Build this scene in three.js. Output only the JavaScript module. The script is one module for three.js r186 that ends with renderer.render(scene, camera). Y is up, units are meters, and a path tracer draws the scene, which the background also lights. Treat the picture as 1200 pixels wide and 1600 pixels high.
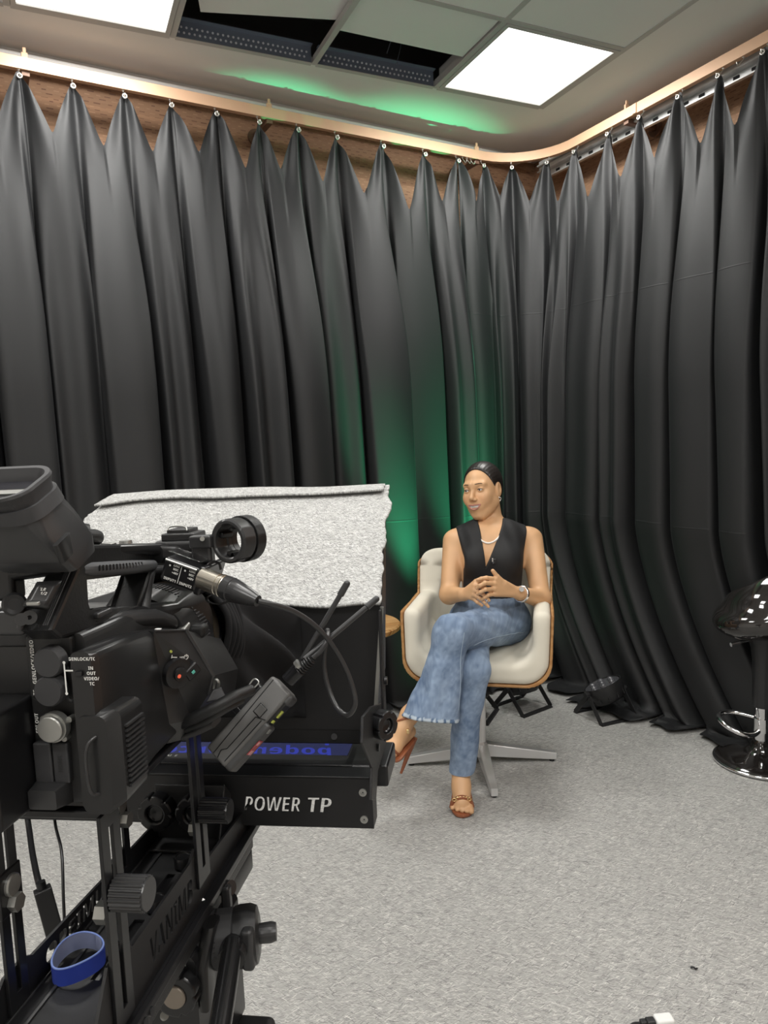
import * as THREE from 'three';
import { RoundedBoxGeometry } from 'three/addons/geometries/RoundedBoxGeometry.js';
import { mergeGeometries, mergeVertices, toCreasedNormals } from 'three/addons/utils/BufferGeometryUtils.js';
import { RectAreaLightUniformsLib } from 'three/addons/lights/RectAreaLightUniformsLib.js';
import { FontLoader } from 'three/addons/loaders/FontLoader.js';
import { TextGeometry } from 'three/addons/geometries/TextGeometry.js';

// ---------------------------------------------------------------- camera, exposure, light
const V = (x, y, z) => new THREE.Vector3(x, y, z);
const rad = THREE.MathUtils.degToRad;
const scene = new THREE.Scene();
scene.background = new THREE.Color(0x000000);
const renderer = new THREE.WebGLRenderer({ antialias: true });
renderer.toneMapping = THREE.LinearToneMapping;
renderer.toneMappingExposure = 1.95;
renderer.shadowMap.enabled = true;
RectAreaLightUniformsLib.init();

const EYE = 1.42, FOCAL = 1150, YAW = rad(23.7), PITCH = rad(5.5), ROLL = rad(1.3);
const camera = new THREE.PerspectiveCamera(2 * Math.atan(800 / FOCAL) * 180 / Math.PI, 0.75, 0.02, 60);
{
  const r = V(Math.cos(YAW), 0, Math.sin(YAW)), f0 = V(Math.sin(YAW), 0, -Math.cos(YAW)), up = V(0, 1, 0);
  const f = f0.clone().multiplyScalar(Math.cos(PITCH)).addScaledVector(up, -Math.sin(PITCH));
  const u = up.clone().multiplyScalar(Math.cos(PITCH)).addScaledVector(f0, Math.sin(PITCH));
  const rr = r.clone().multiplyScalar(Math.cos(ROLL)).addScaledVector(u, -Math.sin(ROLL));
  const uu = u.clone().multiplyScalar(Math.cos(ROLL)).addScaledVector(r, Math.sin(ROLL));
  camera.position.set(0, EYE, 0);
  camera.quaternion.setFromRotationMatrix(new THREE.Matrix4().makeBasis(rr, uu, f.clone().negate()));
}
const CEIL = 3.14;
// the point of the room seen at photo pixel (px, py), a given number of metres deep
function at(px, py, depth) { return V((px - 600) / FOCAL, (800 - py) / FOCAL, -1).multiplyScalar(depth).applyQuaternion(camera.quaternion).add(camera.position); }
function onFloor(px, py, y = 0) { const d = at(px, py, 1).sub(camera.position); return camera.position.clone().addScaledVector(d, (y - EYE) / d.y); }
const PANEL_POWER = 13;          // radiance of each ceiling light panel
const PANEL_TINT = new THREE.Color(1.0, 0.985, 0.95);
const BEAM_POWER = 13;          // green uplights

// ---------------------------------------------------------------- helpers
let seed = 7;
const rnd = () => { seed = (seed * 1664525 + 1013904223) >>> 0; return seed / 4294967296; };
const rr = (a, b) => a + (b - a) * rnd();
const clamp = (x, a = 0, b = 1) => Math.min(b, Math.max(a, x));
const mix = (a, b, t) => a + (b - a) * t;
const sstep = (a, b, x) => { const t = clamp((x - a) / (b - a)); return t * t * (3 - 2 * t); };
const hash = (x, y, z = 0) => { let h = Math.imul(x | 0, 374761393) ^ Math.imul(y | 0, 668265263) ^ Math.imul(z | 0, 2147483647 - 5); h = Math.imul(h ^ (h >>> 13), 1274126177); return ((h ^ (h >>> 16)) >>> 0) / 4294967296; };
function noise2(x, y, s = 0) {
  const ix = Math.floor(x), iy = Math.floor(y); let fx = x - ix, fy = y - iy; fx = fx * fx * (3 - 2 * fx); fy = fy * fy * (3 - 2 * fy);
  return mix(mix(hash(ix, iy, s), hash(ix + 1, iy, s), fx), mix(hash(ix, iy + 1, s), hash(ix + 1, iy + 1, s), fx), fy) * 2 - 1;
}
const taken = new Map();
function numbered(name) { const n = taken.get(name) ?? 0; taken.set(name, n + 1); return n ? name + '_' + String(n).padStart(3, '0') : name; }
function tag(o, label, category, group, kind) { if (label) o.userData.label = label; if (category) o.userData.category = category; if (group) o.userData.group = group; if (kind) o.userData.kind = kind; return o; }
function shadows(o) { o.castShadow = true; o.receiveShadow = true; return o; }
// a thing: a Group at its base; parts are meshes below it
function thing(name, label, category, pos = [0, 0, 0], turn = 0, group) {
  const o = new THREE.Group(); o.name = numbered(name); o.position.set(...pos); o.rotation.y = turn; scene.add(o);
  return tag(o, label, category, group);
}
function part(parent, name, geos, mat, label) {
  const list = Array.isArray(geos) ? geos : [geos];
  const g = list.length === 1 ? list[0] : merge(list);
  const m = shadows(new THREE.Mesh(g, mat)); m.name = name; parent.add(m);
  if (label) m.userData.label = label;
  return m;
}
function solo(name, geos, mat, label, category, group) { const m = part(scene, numbered(name), geos, mat); return tag(m, label, category, group); }
function struct(name, geos, mat) { const m = part(scene, name, geos, mat); m.userData.kind = 'structure'; return m; }
function merge(list) {
  const out = list.map((g) => { let q = g.index ? g.toNonIndexed() : g; q = q.clone(); for (const k of Object.keys(q.attributes)) if (!['position', 'normal', 'uv'].includes(k)) q.deleteAttribute(k); if (!q.attributes.normal) q.computeVertexNormals(); if (!q.attributes.uv) q.setAttribute('uv', new THREE.BufferAttribute(new Float32Array(q.attributes.position.count * 2), 2)); return q; });
  return mergeGeometries(out);
}
const box = (w, h, d, x = 0, y = 0, z = 0) => new THREE.BoxGeometry(w, h, d).translate(x, y, z);
function rbox(w, h, d, r, x = 0, y = 0, z = 0, seg = 2) { return new RoundedBoxGeometry(w, h, d, seg, Math.min(r, w / 2.01, h / 2.01, d / 2.01)).translate(x, y, z); }
const cyl = (r, len, seg = 24, r2 = r) => new THREE.CylinderGeometry(r2, r, len, seg);      // along y; r bottom, r2 top
function along(g, a, b) { // put a y-axis geometry (centred) so that it runs from a to b
  const d = b.clone().sub(a), q = new THREE.Quaternion().setFromUnitVectors(V(0, 1, 0), d.clone().normalize());
  return g.applyQuaternion(q).translate((a.x + b.x) / 2, (a.y + b.y) / 2, (a.z + b.z) / 2);
}
const rod = (a, b, r, seg = 12, r2 = r) => along(cyl(r, a.distanceTo(b), seg, r2), a, b);
function bar(a, b, w, t, upv = V(0, 1, 0)) { // box bar from a to b, w across, t along the up direction
  const d = b.clone().sub(a), L = d.length(); d.normalize();
  const side = new THREE.Vector3().crossVectors(d, upv).normalize(), u = new THREE.Vector3().crossVectors(side, d).normalize();
  const m = new THREE.Matrix4().makeBasis(side, u, d.clone().negate()); m.setPosition(a.clone().add(b).multiplyScalar(0.5));
  return new THREE.BoxGeometry(w, t, L).applyMatrix4(m);
}
function tube(pts, r, seg = 48, rs = 10, closed = false) { return new THREE.TubeGeometry(new THREE.CatmullRomCurve3(pts, closed, 'centripetal'), seg, r, rs, closed); }
const lathe = (prof, seg = 40) => new THREE.LatheGeometry(prof.map(([x, y]) => new THREE.Vector2(Math.max(x, 1e-5), y)), seg);
// a lathe whose sharp corners stay sharp
const turned = (prof, seg = 40, ang = 0.6) => toCreasedNormals(lathe(prof, seg).toNonIndexed(), ang);
function extrude(pts, depth, bevel = 0, holes = [], curveSegments = 10, bseg = 2) {
  const s = pts.getPoints ? pts : new THREE.Shape(pts.map(([x, y]) => new THREE.Vector2(x, y)));
  for (const h of holes) s.holes.push(h.getPoints ? h : new THREE.Path(h.map(([x, y]) => new THREE.Vector2(x, y))));
  return new THREE.ExtrudeGeometry(s, { depth: Math.max(depth - 2 * bevel, 1e-4), bevelEnabled: bevel > 0, bevelSize: bevel, bevelThickness: bevel, bevelOffset: -bevel, bevelSegments: bseg, curveSegments }).translate(0, 0, bevel);
}
function roundRect(x0, y0, x1, y1, r, path = new THREE.Shape()) {
  path.moveTo(x0 + r, y0); path.lineTo(x1 - r, y0); path.absarc(x1 - r, y0 + r, r, -Math.PI / 2, 0, false); path.lineTo(x1, y1 - r); path.absarc(x1 - r, y1 - r, r, 0, Math.PI / 2, false);
  path.lineTo(x0 + r, y1); path.absarc(x0 + r, y1 - r, r, Math.PI / 2, Math.PI, false); path.lineTo(x0, y0 + r); path.absarc(x0 + r, y0 + r, r, Math.PI, Math.PI * 1.5, false); return path;
}
// a sheet from f(u,v) -> Vector3, u,v in 0..1
function sheet(f, nu, nv, uvScale = [1, 1], closeU = false) {
  const p = [], uv = [], ix = [];
  for (let j = 0; j <= nv; j++) for (let i = 0; i <= nu; i++) { const q = f(i / nu, j / nv); p.push(q.x, q.y, q.z); uv.push(i / nu * uvScale[0], j / nv * uvScale[1]); }
  for (let j = 0; j < nv; j++) for (let i = 0; i < nu; i++) { const a = j * (nu + 1) + i, b = a + 1, c = a + nu + 1, d = c + 1; ix.push(a, b, d, a, d, c); }
  const g = new THREE.BufferGeometry(); g.setAttribute('position', new THREE.Float32BufferAttribute(p, 3)); g.setAttribute('uv', new THREE.Float32BufferAttribute(uv, 2)); g.setIndex(ix); g.computeVertexNormals();
  if (closeU) { const n = g.attributes.normal; for (let j = 0; j <= nv; j++) { const a = j * (nu + 1), b = a + nu; const s = V(n.getX(a) + n.getX(b), n.getY(a) + n.getY(b), n.getZ(a) + n.getZ(b)).normalize(); n.setXYZ(a, s.x, s.y, s.z); n.setXYZ(b, s.x, s.y, s.z); } }
  return g;
}
// give a sheet thickness: front, back and rim
function thick(f, nu, nv, t, uvScale = [1, 1]) {
  const base = sheet(f, nu, nv, uvScale), n = base.attributes.normal, P = base.attributes.position, N = P.count;
  const p = [], uv = [], ix = [];
  for (const s of [0.5, -0.5]) for (let i = 0; i < N; i++) { p.push(P.getX(i) + n.getX(i) * t * s, P.getY(i) + n.getY(i) * t * s, P.getZ(i) + n.getZ(i) * t * s); uv.push(base.attributes.uv.getX(i), base.attributes.uv.getY(i)); }
  const src = base.index.array; for (let k = 0; k < src.length; k += 3) { ix.push(src[k], src[k + 1], src[k + 2], src[k] + N, src[k + 2] + N, src[k + 1] + N); }
  const rim = []; for (let i = 0; i <= nu; i++) rim.push(i); for (let j = 1; j <= nv; j++) rim.push(j * (nu + 1) + nu); for (let i = nu - 1; i >= 0; i--) rim.push(nv * (nu + 1) + i); for (let j = nv - 1; j >= 0; j--) rim.push(j * (nu + 1));
  for (let k = 0; k + 1 < rim.length; k++) { const a = rim[k], b = rim[k + 1]; ix.push(a, a + N, b + N, a, b + N, b); }
  const g = new THREE.BufferGeometry(); g.setAttribute('position', new THREE.Float32BufferAttribute(p, 3)); g.setAttribute('uv', new THREE.Float32BufferAttribute(uv, 2)); g.setIndex(ix); g.computeVertexNormals(); return g;
}
// ---- textures
function canvasTex(w, h, draw, srgb = true) {
  const c = document.createElement('canvas'); c.width = w; c.height = h; draw(c.getContext('2d'), w, h);
  const t = new THREE.CanvasTexture(c); t.wrapS = t.wrapT = THREE.RepeatWrapping; if (srgb) t.colorSpace = THREE.SRGBColorSpace; return t;
}
function dataTex(w, h, f, srgb = false) {
  const d = new Uint8Array(w * h * 4); for (let y = 0; y < h; y++) for (let x = 0; x < w; x++) { const c = f(x, y), o = (y * w + x) * 4; if (typeof c === 'number') d[o] = d[o + 1] = d[o + 2] = clamp(c) * 255; else for (let k = 0; k < 3; k++) d[o + k] = clamp(c[k]) * 255; d[o + 3] = 255; }
  const t = new THREE.DataTexture(d, w, h); t.wrapS = t.wrapT = THREE.RepeatWrapping; t.magFilter = THREE.LinearFilter; t.minFilter = THREE.LinearMipmapLinearFilter; t.generateMipmaps = true; if (srgb) t.colorSpace = THREE.SRGBColorSpace; t.needsUpdate = true; return t;
}
function rep(t, u, v) { const c = t.clone(); c.repeat.set(u, v); c.needsUpdate = true; return c; }
// fibres: short strokes of several greys, wrapped at the borders
function fibreTex(size, base, n, len, tones, slant, wid) {
  return canvasTex(size, size, (g) => {
    g.fillStyle = base; g.fillRect(0, 0, size, size);
    for (let i = 0; i < n; i++) {
      const x = rnd() * size, y = rnd() * size, a = slant + rr(-0.9, 0.9), l = len * rr(0.4, 1.5), t = tones[Math.floor(rnd() * tones.length)];
      g.strokeStyle = t; g.lineWidth = wid * rr(0.5, 1.4); g.globalAlpha = rr(0.35, 0.95);
      for (const dx of [-size, 0, size]) for (const dy of [-size, 0, size]) { const X = x + dx, Y = y + dy; if (X < -len * 2 || Y < -len * 2 || X > size + len * 2 || Y > size + len * 2) continue; g.beginPath(); g.moveTo(X, Y); g.quadraticCurveTo(X + Math.cos(a) * l * 0.5 + rr(-2, 2), Y + Math.sin(a) * l * 0.5 + rr(-2, 2), X + Math.cos(a) * l, Y + Math.sin(a) * l); g.stroke(); }
    }
    g.globalAlpha = 1;
  });
}
const std = (color, roughness = 0.6, metalness = 0, extra = {}) => new THREE.MeshStandardMaterial({ color, roughness, metalness, ...extra });
const phy = (color, roughness = 0.6, metalness = 0, extra = {}) => new THREE.MeshPhysicalMaterial({ color, roughness, metalness, ...extra });
const lin = (r, g, b) => new THREE.Color().setRGB(r, g, b);
// ---------------------------------------------------------------- the room
const SLOPE = 0.0834;                                     // the curtained back wall stands a little off the ceiling grid
const carpetTex = fibreTex(1024, '#a3a29f', 16000, 24, ['#807f7d', '#bab9b5', '#d0cfca', '#8f8e8b', '#6a6a69', '#aeada9', '#dedcd6'], -0.4, 2.1);
const carpetBump = fibreTex(512, '#777777', 7000, 10, ['#444', '#999', '#bbb', '#666', '#333'], 0.1, 1.6); carpetBump.colorSpace = THREE.NoColorSpace;
const M = {
  carpet: std(0xffffff, 0.95, 0, { map: rep(carpetTex, 1 / 0.62, 1 / 0.62), bumpMap: rep(carpetBump, 1 / 0.31, 1 / 0.31), bumpScale: 0.002 }),
  plaster: std(lin(0.9, 0.885, 0.86), 0.9, 0, { bumpMap: dataTex(256, 256, (x, y) => 0.5 + 0.25 * noise2(x / 9, y / 9, 3) + 0.2 * noise2(x / 31, y / 31, 4)), bumpScale: 0.0012 }),
  tile: std(lin(0.91, 0.905, 0.89), 0.9),
  gridbar: std(lin(0.55, 0.545, 0.53), 0.5),
  steel: std(lin(0.42, 0.47, 0.55), 0.35, 0.85),
  strip: std(lin(0.2, 0.235, 0.3), 0.4, 0.3),
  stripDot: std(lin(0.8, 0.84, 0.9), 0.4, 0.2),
  concrete: std(lin(0.32, 0.31, 0.3), 0.95),
  dark: std(lin(0.012, 0.012, 0.013), 0.9),
  plainWall: std(lin(0.66, 0.64, 0.61), 0.9),
  copper: std(lin(0.66, 0.42, 0.27), 0.5, 0.15),
  brownTube: std(lin(0.16, 0.09, 0.06), 0.5, 0.3),
  whitePaint: std(lin(0.85, 0.85, 0.83), 0.45),
  alu: std(lin(0.7, 0.71, 0.71), 0.35, 0.3),
  chrome: std(lin(0.78, 0.78, 0.79), 0.1, 1),
  grommet: std(lin(0.72, 0.7, 0.66), 0.3, 0.8),
};
// woven brown wall covering: short dashes
const weave = canvasTex(512, 512, (g, w, h) => {
  g.fillStyle = '#a27e62'; g.fillRect(0, 0, w, h);
  for (let r = 0; r < 32; r++) for (let c = 0; c < 10; c++) { const x = c * 51.2 + (r % 2) * 25 + rr(-5, 5), y = r * 16 + rr(-2, 2); g.fillStyle = rnd() < 0.5 ? '#67463a' : '#c09a7a'; g.globalAlpha = rr(0.4, 0.9); g.fillRect(x, y, rr(16, 32), rr(3, 5)); }
  g.globalAlpha = 1;
});
M.weave = std(0xffffff, 0.75, 0, { map: rep(weave, 1 / 0.5, 1 / 0.5) });

// floor
{
  const g = new THREE.PlaneGeometry(1, 1);
  const f = struct('floor', (() => { const b = box(6.2, 0.1, 7.2, 0.15, -0.05, -0.55); const p = b.attributes.position, uv = b.attributes.uv; for (let i = 0; i < p.count; i++) uv.setXY(i, p.getX(i), p.getZ(i)); return b; })(), M.carpet);
}
// back wall with rounded horizontal ribs, right wall the same
function ribbedWall(name, len, cx, cz, turn) {
  const prof = [[0, 0], [0.12, 0]]; const P = [];
  const N = 180; for (let i = 0; i <= N; i++) { const y = i / N * CEIL; P.push([0.012 * Math.pow(Math.abs(Math.sin(y * Math.PI / 0.125)), 0.7), y]); }
  const pts = [[-0.12, 0], ...P, [-0.12, CEIL]];
  const g = extrude(pts, len).translate(0, 0, -len / 2);
  const p = g.attributes.position, uv = g.attributes.uv; for (let i = 0; i < p.count; i++) uv.setXY(i, p.getZ(i), p.getY(i));
  const m = struct(name, g, M.weave); m.position.set(cx, 0, cz); m.rotation.y = turn; return m;
}
// local +x of the profile faces into the room
ribbedWall('wall_back', 5.9, 0.1, -3.79 - SLOPE * 0.1, -Math.PI / 2 + Math.atan(SLOPE));
ribbedWall('wall_right', 6.9, 3.04, -0.6, Math.PI + 0.052);
struct('wall_left', box(0.12, CEIL + 0.7, 7.0, -2.75, (CEIL + 0.7) / 2, -0.5), std(lin(0.82, 0.8, 0.77), 0.9));
struct('wall_front', box(6.2, CEIL + 0.7, 0.12, 0.15, (CEIL + 0.7) / 2, 2.86), M.plainWall);

// ceiling: plaster border, hung grid with tiles, two open cells, lights
const GX = -0.08, GZ = -3.355, T = 0.6265;
const KX0 = -3, KX1 = 4, JZ1 = 8;
const gx = (k) => GX + k * T, gz = (j) => GZ + j * T;
const lightCells = [[0, 0], [3, 0], [0, 4], [3, 4], [-2, 2], [-2, 6], [1, 7]];
const isLight = (k, j) => lightCells.some(([a, b]) => a === k && b === j);
{
  const x0 = gx(KX0), x1 = gx(KX1), z0 = gz(0), z1 = gz(JZ1), t = 0.03;
  const s = struct('ceiling', [
    box(6.2, t, 0.9, 0.15, CEIL + t / 2, z0 - 0.45 - 0.004), box(6.2, t, 2.95 - z1, 0.15, CEIL + t / 2, (z1 + 2.95) / 2),
    box(x0 + 2.9, t, z1 - z0 + 0.01, (x0 - 2.9) / 2, CEIL + t / 2, (z0 + z1) / 2), box(3.25 - x1, t, z1 - z0 + 0.01, (x1 + 3.25) / 2, CEIL + t / 2, (z0 + z1) / 2),
  ], M.plaster);
  const slab = struct('ceiling_slab', [box(6.3, 0.1, 7.4, 0.15, CEIL + 0.75, -0.55), box(6.3, 0.75, 0.1, 0.15, CEIL + 0.4, -4.3), box(0.1, 0.75, 7.4, 3.25, CEIL + 0.4, -0.55)], M.concrete);
  // grid bars
  for (let k = KX0; k <= KX1; k++) part(s, 'grid_bar', [box(0.024, 0.003, z1 - z0, gx(k), CEIL - 0.0015, (z0 + z1) / 2), box(0.004, 0.038, z1 - z0, gx(k), CEIL + 0.019, (z0 + z1) / 2)], M.gridbar);
  for (let j = 0; j <= JZ1; j++) for (let k = KX0; k < KX1; k++) part(s, 'grid_bar', [box(T - 0.024, 0.003, 0.024, gx(k) + T / 2, CEIL - 0.0014, gz(j)), box(T - 0.004, 0.03, 0.004, gx(k) + T / 2, CEIL + 0.015, gz(j))], M.gridbar);
  for (let j = 0; j < JZ1; j++) for (let k = KX0; k < KX1; k++) {
    if (isLight(k, j)) continue;
    const m = part(s, 'ceiling_tile', rbox(T - 0.012, 0.012, T - 0.012, 0.003), M.tile);
    if (j === 0 && k === 1) { m.position.set(0.643 + 0.302 * Math.cos(0.27) - 0.302 * Math.sin(0.27), CEIL + 0.05, -3.204 + 0.302 * Math.sin(0.27) + 0.302 * Math.cos(0.27)); m.rotation.y = -0.27; }
    else if (j === 0 && k === 2) { m.position.set(gx(2) + T / 2 + 0.0, CEIL + 0.022, -3.08 + T / 2); m.rotation.x = -0.012; }
    else m.position.set(gx(k) + T / 2, CEIL + 0.007, gz(j) + T / 2);
  }
  // perforated steel angle on the far side of the open cells
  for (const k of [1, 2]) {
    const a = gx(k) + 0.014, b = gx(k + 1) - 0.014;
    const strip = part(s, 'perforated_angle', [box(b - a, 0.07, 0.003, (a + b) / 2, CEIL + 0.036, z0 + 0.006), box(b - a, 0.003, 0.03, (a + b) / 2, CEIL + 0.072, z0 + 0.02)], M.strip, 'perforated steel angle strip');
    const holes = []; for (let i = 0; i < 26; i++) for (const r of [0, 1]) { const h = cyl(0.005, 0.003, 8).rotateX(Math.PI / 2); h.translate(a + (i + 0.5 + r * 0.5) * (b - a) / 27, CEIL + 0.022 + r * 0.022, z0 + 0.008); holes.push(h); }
    const hm = part(strip, 'pale_dots', holes, M.stripDot); hm.userData.kind = 'stuff';  // rows of pale raised discs on the darker strip
  }
  part(s, 'hanger_wire', [tube([V(1.53, CEIL + 0.1, -3.33), V(1.56, CEIL + 0.2, -3.3), V(1.6, CEIL + 0.3, -3.3), V(1.6, CEIL + 0.7, -3.3)], 0.003, 20, 6), tube([V(1.58, CEIL + 0.06, -3.33), V(1.6, CEIL + 0.16, -3.32), V(1.585, CEIL + 0.2, -3.32), V(1.6, CEIL + 0.3, -3.3)], 0.0025, 20, 6)], M.steel);
}
// light panels
const panelGlow = new THREE.MeshStandardMaterial({ color: 0xffffff, roughness: 0.5, emissive: PANEL_TINT, emissiveIntensity: 1.35 });
{
  const words = ['above the dark-draped left wall', 'above the seated woman and the curtained corner'];
  lightCells.forEach(([k, j], i) => {
    const cx = gx(k) + T / 2, cz = gz(j) + T / 2;
    const t = thing('ceiling_light', i === 0 ? 'square white light panel next to the open ceiling cell with the skewed tile' : i === 1 ? 'square white light panel in the ceiling corner beside the curtain rail bend' : 'square white light panel in the ceiling behind the camera', 'light', [cx, CEIL, cz], 0, i < 2 ? undefined : 'ceiling light panels');
    const o = T / 2 - 0.014, w = 0.02;
    part(t, 'frame', [box(2 * o, 0.012, w, 0, 0, o - w / 2), box(2 * o, 0.012, w, 0, 0, -o + w / 2), box(w, 0.012, 2 * o - 2 * w, o - w / 2, 0, 0), box(w, 0.012, 2 * o - 2 * w, -o + w / 2, 0, 0)], M.gridbar);
    part(t, 'housing', [box(2 * o, 0.005, 2 * o, 0, 0.085, 0), box(2 * o, 0.08, 0.004, 0, 0.046, o - 0.002), box(2 * o, 0.08, 0.004, 0, 0.046, -o + 0.002), box(0.004, 0.08, 2 * o, o - 0.002, 0.046, 0), box(0.004, 0.08, 2 * o, -o + 0.002, 0.046, 0)], M.gridbar);
    part(t, 'diffuser', box(2 * o - 2 * w, 0.003, 2 * o - 2 * w, 0, 0.002, 0), panelGlow, 'glowing white diffuser');
    const L = new THREE.RectAreaLight(PANEL_TINT, PANEL_POWER, 2 * o - 2 * w, 2 * o - 2 * w); L.position.set(0, -0.012, 0); L.rotation.x = -Math.PI / 2; L.castShadow = true; t.add(L); L.name = 'panel_light';
  });
}
// trims along the wall tops
{
  const ang = Math.atan(SLOPE);
  const c = struct('trim_1', [box(5.4, 0.034, 0.09, 0, 0, 0), rod(V(-2.7, -0.034, 0.1), V(2.7, -0.034, 0.1), 0.013, 14)], M.whitePaint); c.position.set(0.02, CEIL - 0.0175, -3.742 - SLOPE * 0.02); c.rotation.y = ang;
  const r = struct('trim_2', [box(0.05, 0.02, 5.5, 0, 0.04, 0), box(0.065, 0.008, 5.5, -0.008, 0.022, 0), box(0.05, 0.022, 5.5, 0, 0.004, 0), box(0.065, 0.008, 5.5, -0.008, -0.012, 0), box(0.02, 0.03, 5.5, 0.01, -0.03, 0)], M.alu); r.position.set(2.86, 2.985, -1.0); r.rotation.y = 0.052;
  const hs = []; for (let i = 0; i < 60; i++) hs.push(box(0.003, 0.012, 0.03, -0.002, -0.032, -2.7 + i * 0.09)); part(r, 'slots', hs, M.dark).userData.kind = 'stuff';
}
// ---------------------------------------------------------------- curtain rail
const RAIL_Y = 3.004;
const rail = (() => {
  // left line z = -3.526 - SLOPE x ; right line x = 2.834 + 0.052 z ; fillet between them
  const d1 = V(1, 0, -SLOPE).normalize(), d2 = V(0.052, 0, 1).normalize();
  const cx = (2.834 + 0.052 * -3.526) / (1 + 0.052 * SLOPE), corner = V(cx, 0, -3.526 - SLOPE * cx);
  const turn = Math.acos(d1.dot(d2)), R = 0.36, tl = R * Math.tan(turn / 2);
  const A = corner.clone().addScaledVector(d1, -tl), B = corner.clone().addScaledVector(d2, tl);
  const n1 = V(-d1.z, 0, d1.x).multiplyScalar(1); // into the room (+z side)
  const start = V(-2.2, 0, -3.526 + SLOPE * 2.2), L1 = start.distanceTo(A), La = R * turn, L2 = 3.6, ctr = A.clone().addScaledVector(V(-d1.z, 0, d1.x), R);
  function at(s) {
    if (s < L1) return { p: start.clone().addScaledVector(d1, s), t: d1, n: V(-d1.z, 0, d1.x) };
    if (s > L1 + La) return { p: B.clone().addScaledVector(d2, s - L1 - La), t: d2, n: V(-d2.z, 0, d2.x) };
    const a = (s - L1) / R, n = V(-d1.z, 0, d1.x).applyAxisAngle(V(0, 1, 0), -a), t = d1.clone().applyAxisAngle(V(0, 1, 0), -a);
    return { p: ctr.clone().addScaledVector(n, -R), t, n };
  }
  return { at, total: L1 + La + L2, L1, La, ofX: (x) => (x - start.x) / d1.x, ofZ: (z) => L1 + La + (z - B.z) / d2.z };
})();
{
  const t = thing('curtain_rail', 'copper coloured square curtain rail bent round the room corner under the ceiling', 'curtain rail', [0, RAIL_Y, -3.526]);
  const N = 150, w = 0.014, h = 0.024;
  const ring = [[-w, -h], [w, -h], [w, h], [-w, h]];
  const p = [], ix = [];
  for (let i = 0; i <= N; i++) { const q = rail.at(rail.total * i / N); for (let k = 0; k < 4; k++) for (const c of [ring[k], ring[(k + 1) % 4]]) p.push(q.p.x + q.n.x * c[0], c[1], q.p.z + 3.526 + q.n.z * c[0]); }
  for (let i = 0; i < N; i++) for (let k = 0; k < 4; k++) { const a = i * 8 + k * 2, b = a + 1, c = a + 8, d = b + 8; ix.push(a, c, b, b, c, d); }
  const g = new THREE.BufferGeometry(); g.setAttribute('position', new THREE.Float32BufferAttribute(p, 3)); g.setIndex(ix); g.computeVertexNormals(); g.setAttribute('uv', new THREE.Float32BufferAttribute(new Float32Array(p.length / 3 * 2), 2));
  part(t, 'rail', g, M.copper);
  // brackets: an arm to the wall and a peg on top
  for (const s of [rail.ofX(-0.03), rail.ofX(1.03), rail.ofX(2.25), rail.ofZ(-3.0), rail.ofX(-1.2), rail.ofZ(-1.6)]) {
    const q = rail.at(s), c = q.p.clone().setY(0); c.z += 3.526;
    const e = c.clone().addScaledVector(q.n, -0.17); const len = s > rail.L1 ? 0.2 : 0.215;
    part(t, 'bracket', [bar(c.clone().add(V(0, -0.032, 0)), c.clone().addScaledVector(q.n, -len).add(V(0, -0.032, 0)), 0.03, 0.022), along(cyl(0.04, 0.012, 20), c.clone().addScaledVector(q.n, -len + 0.006).add(V(0, -0.032, 0)), c.clone().addScaledVector(q.n, -len - 0.006).add(V(0, -0.032, 0)))], M.brownTube);
    const pg = c.clone().addScaledVector(q.n, -0.004);
    part(t, 'peg', [rbox(0.026, 0.035, 0.012, 0.003, pg.x, 0.032, pg.z), rbox(0.014, 0.03, 0.008, 0.003, pg.x, 0.055, pg.z)], M.copper);
  }
  // clip joint
  { const q = rail.at(rail.ofZ(-2.93)), m = part(t, 'joint_sleeve', bar(q.p.clone().add(V(0, 0, 3.526)).setY(0).addScaledVector(q.t, -0.012), q.p.clone().add(V(0, 0, 3.526)).setY(0).addScaledVector(q.t, 0.012), 0.037, 0.045), M.copper); }
}
// ---------------------------------------------------------------- curtains
const HOOK_DROP = 0.04;
const hookX = []; for (let x = -0.056 - 0.205 * 10; x < -0.1; x += 0.205) hookX.push(x);
hookX.push(-0.056, 0.147, 0.355, 0.556, 0.761, 0.966, 1.165, 1.372, 1.636, 1.89, 2.105);
const hooks = hookX.filter((x) => x > -2.15).map((x) => rail.ofX(x));
{
  const a = rail.ofX(2.105), b = rail.ofZ(-3.345);
  for (let i = 1; i <= 3; i++) hooks.push(mix(a, b, [0, 0.22, 0.46, 0.74][i]));
  for (const z of [-3.345, -3.095, -2.884, -2.652, -2.439, -2.229, -2.01, -1.8, -1.58, -1.37, -1.15, -0.94]) hooks.push(rail.ofZ(z));
}
const SPLIT = hookX.filter((x) => x > -2.15).length - 1;    // the last hook of the left curtain
const fabricTex = dataTex(256, 256, (x, y) => 0.5 + 0.2 * Math.sin(x * Math.PI / 2) * Math.sin(y * Math.PI / 2) + 0.3 * (hash(x, y, 9) - 0.5));
M.curtain = phy(lin(0.0115, 0.012, 0.013), 0.58, 0, { bumpMap: rep(fabricTex, 8, 8), bumpScale: 0.0003, sheen: 0.3, sheenColor: new THREE.Color(0.18, 0.18, 0.2), sheenRoughness: 0.5, side: THREE.DoubleSide });
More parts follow.
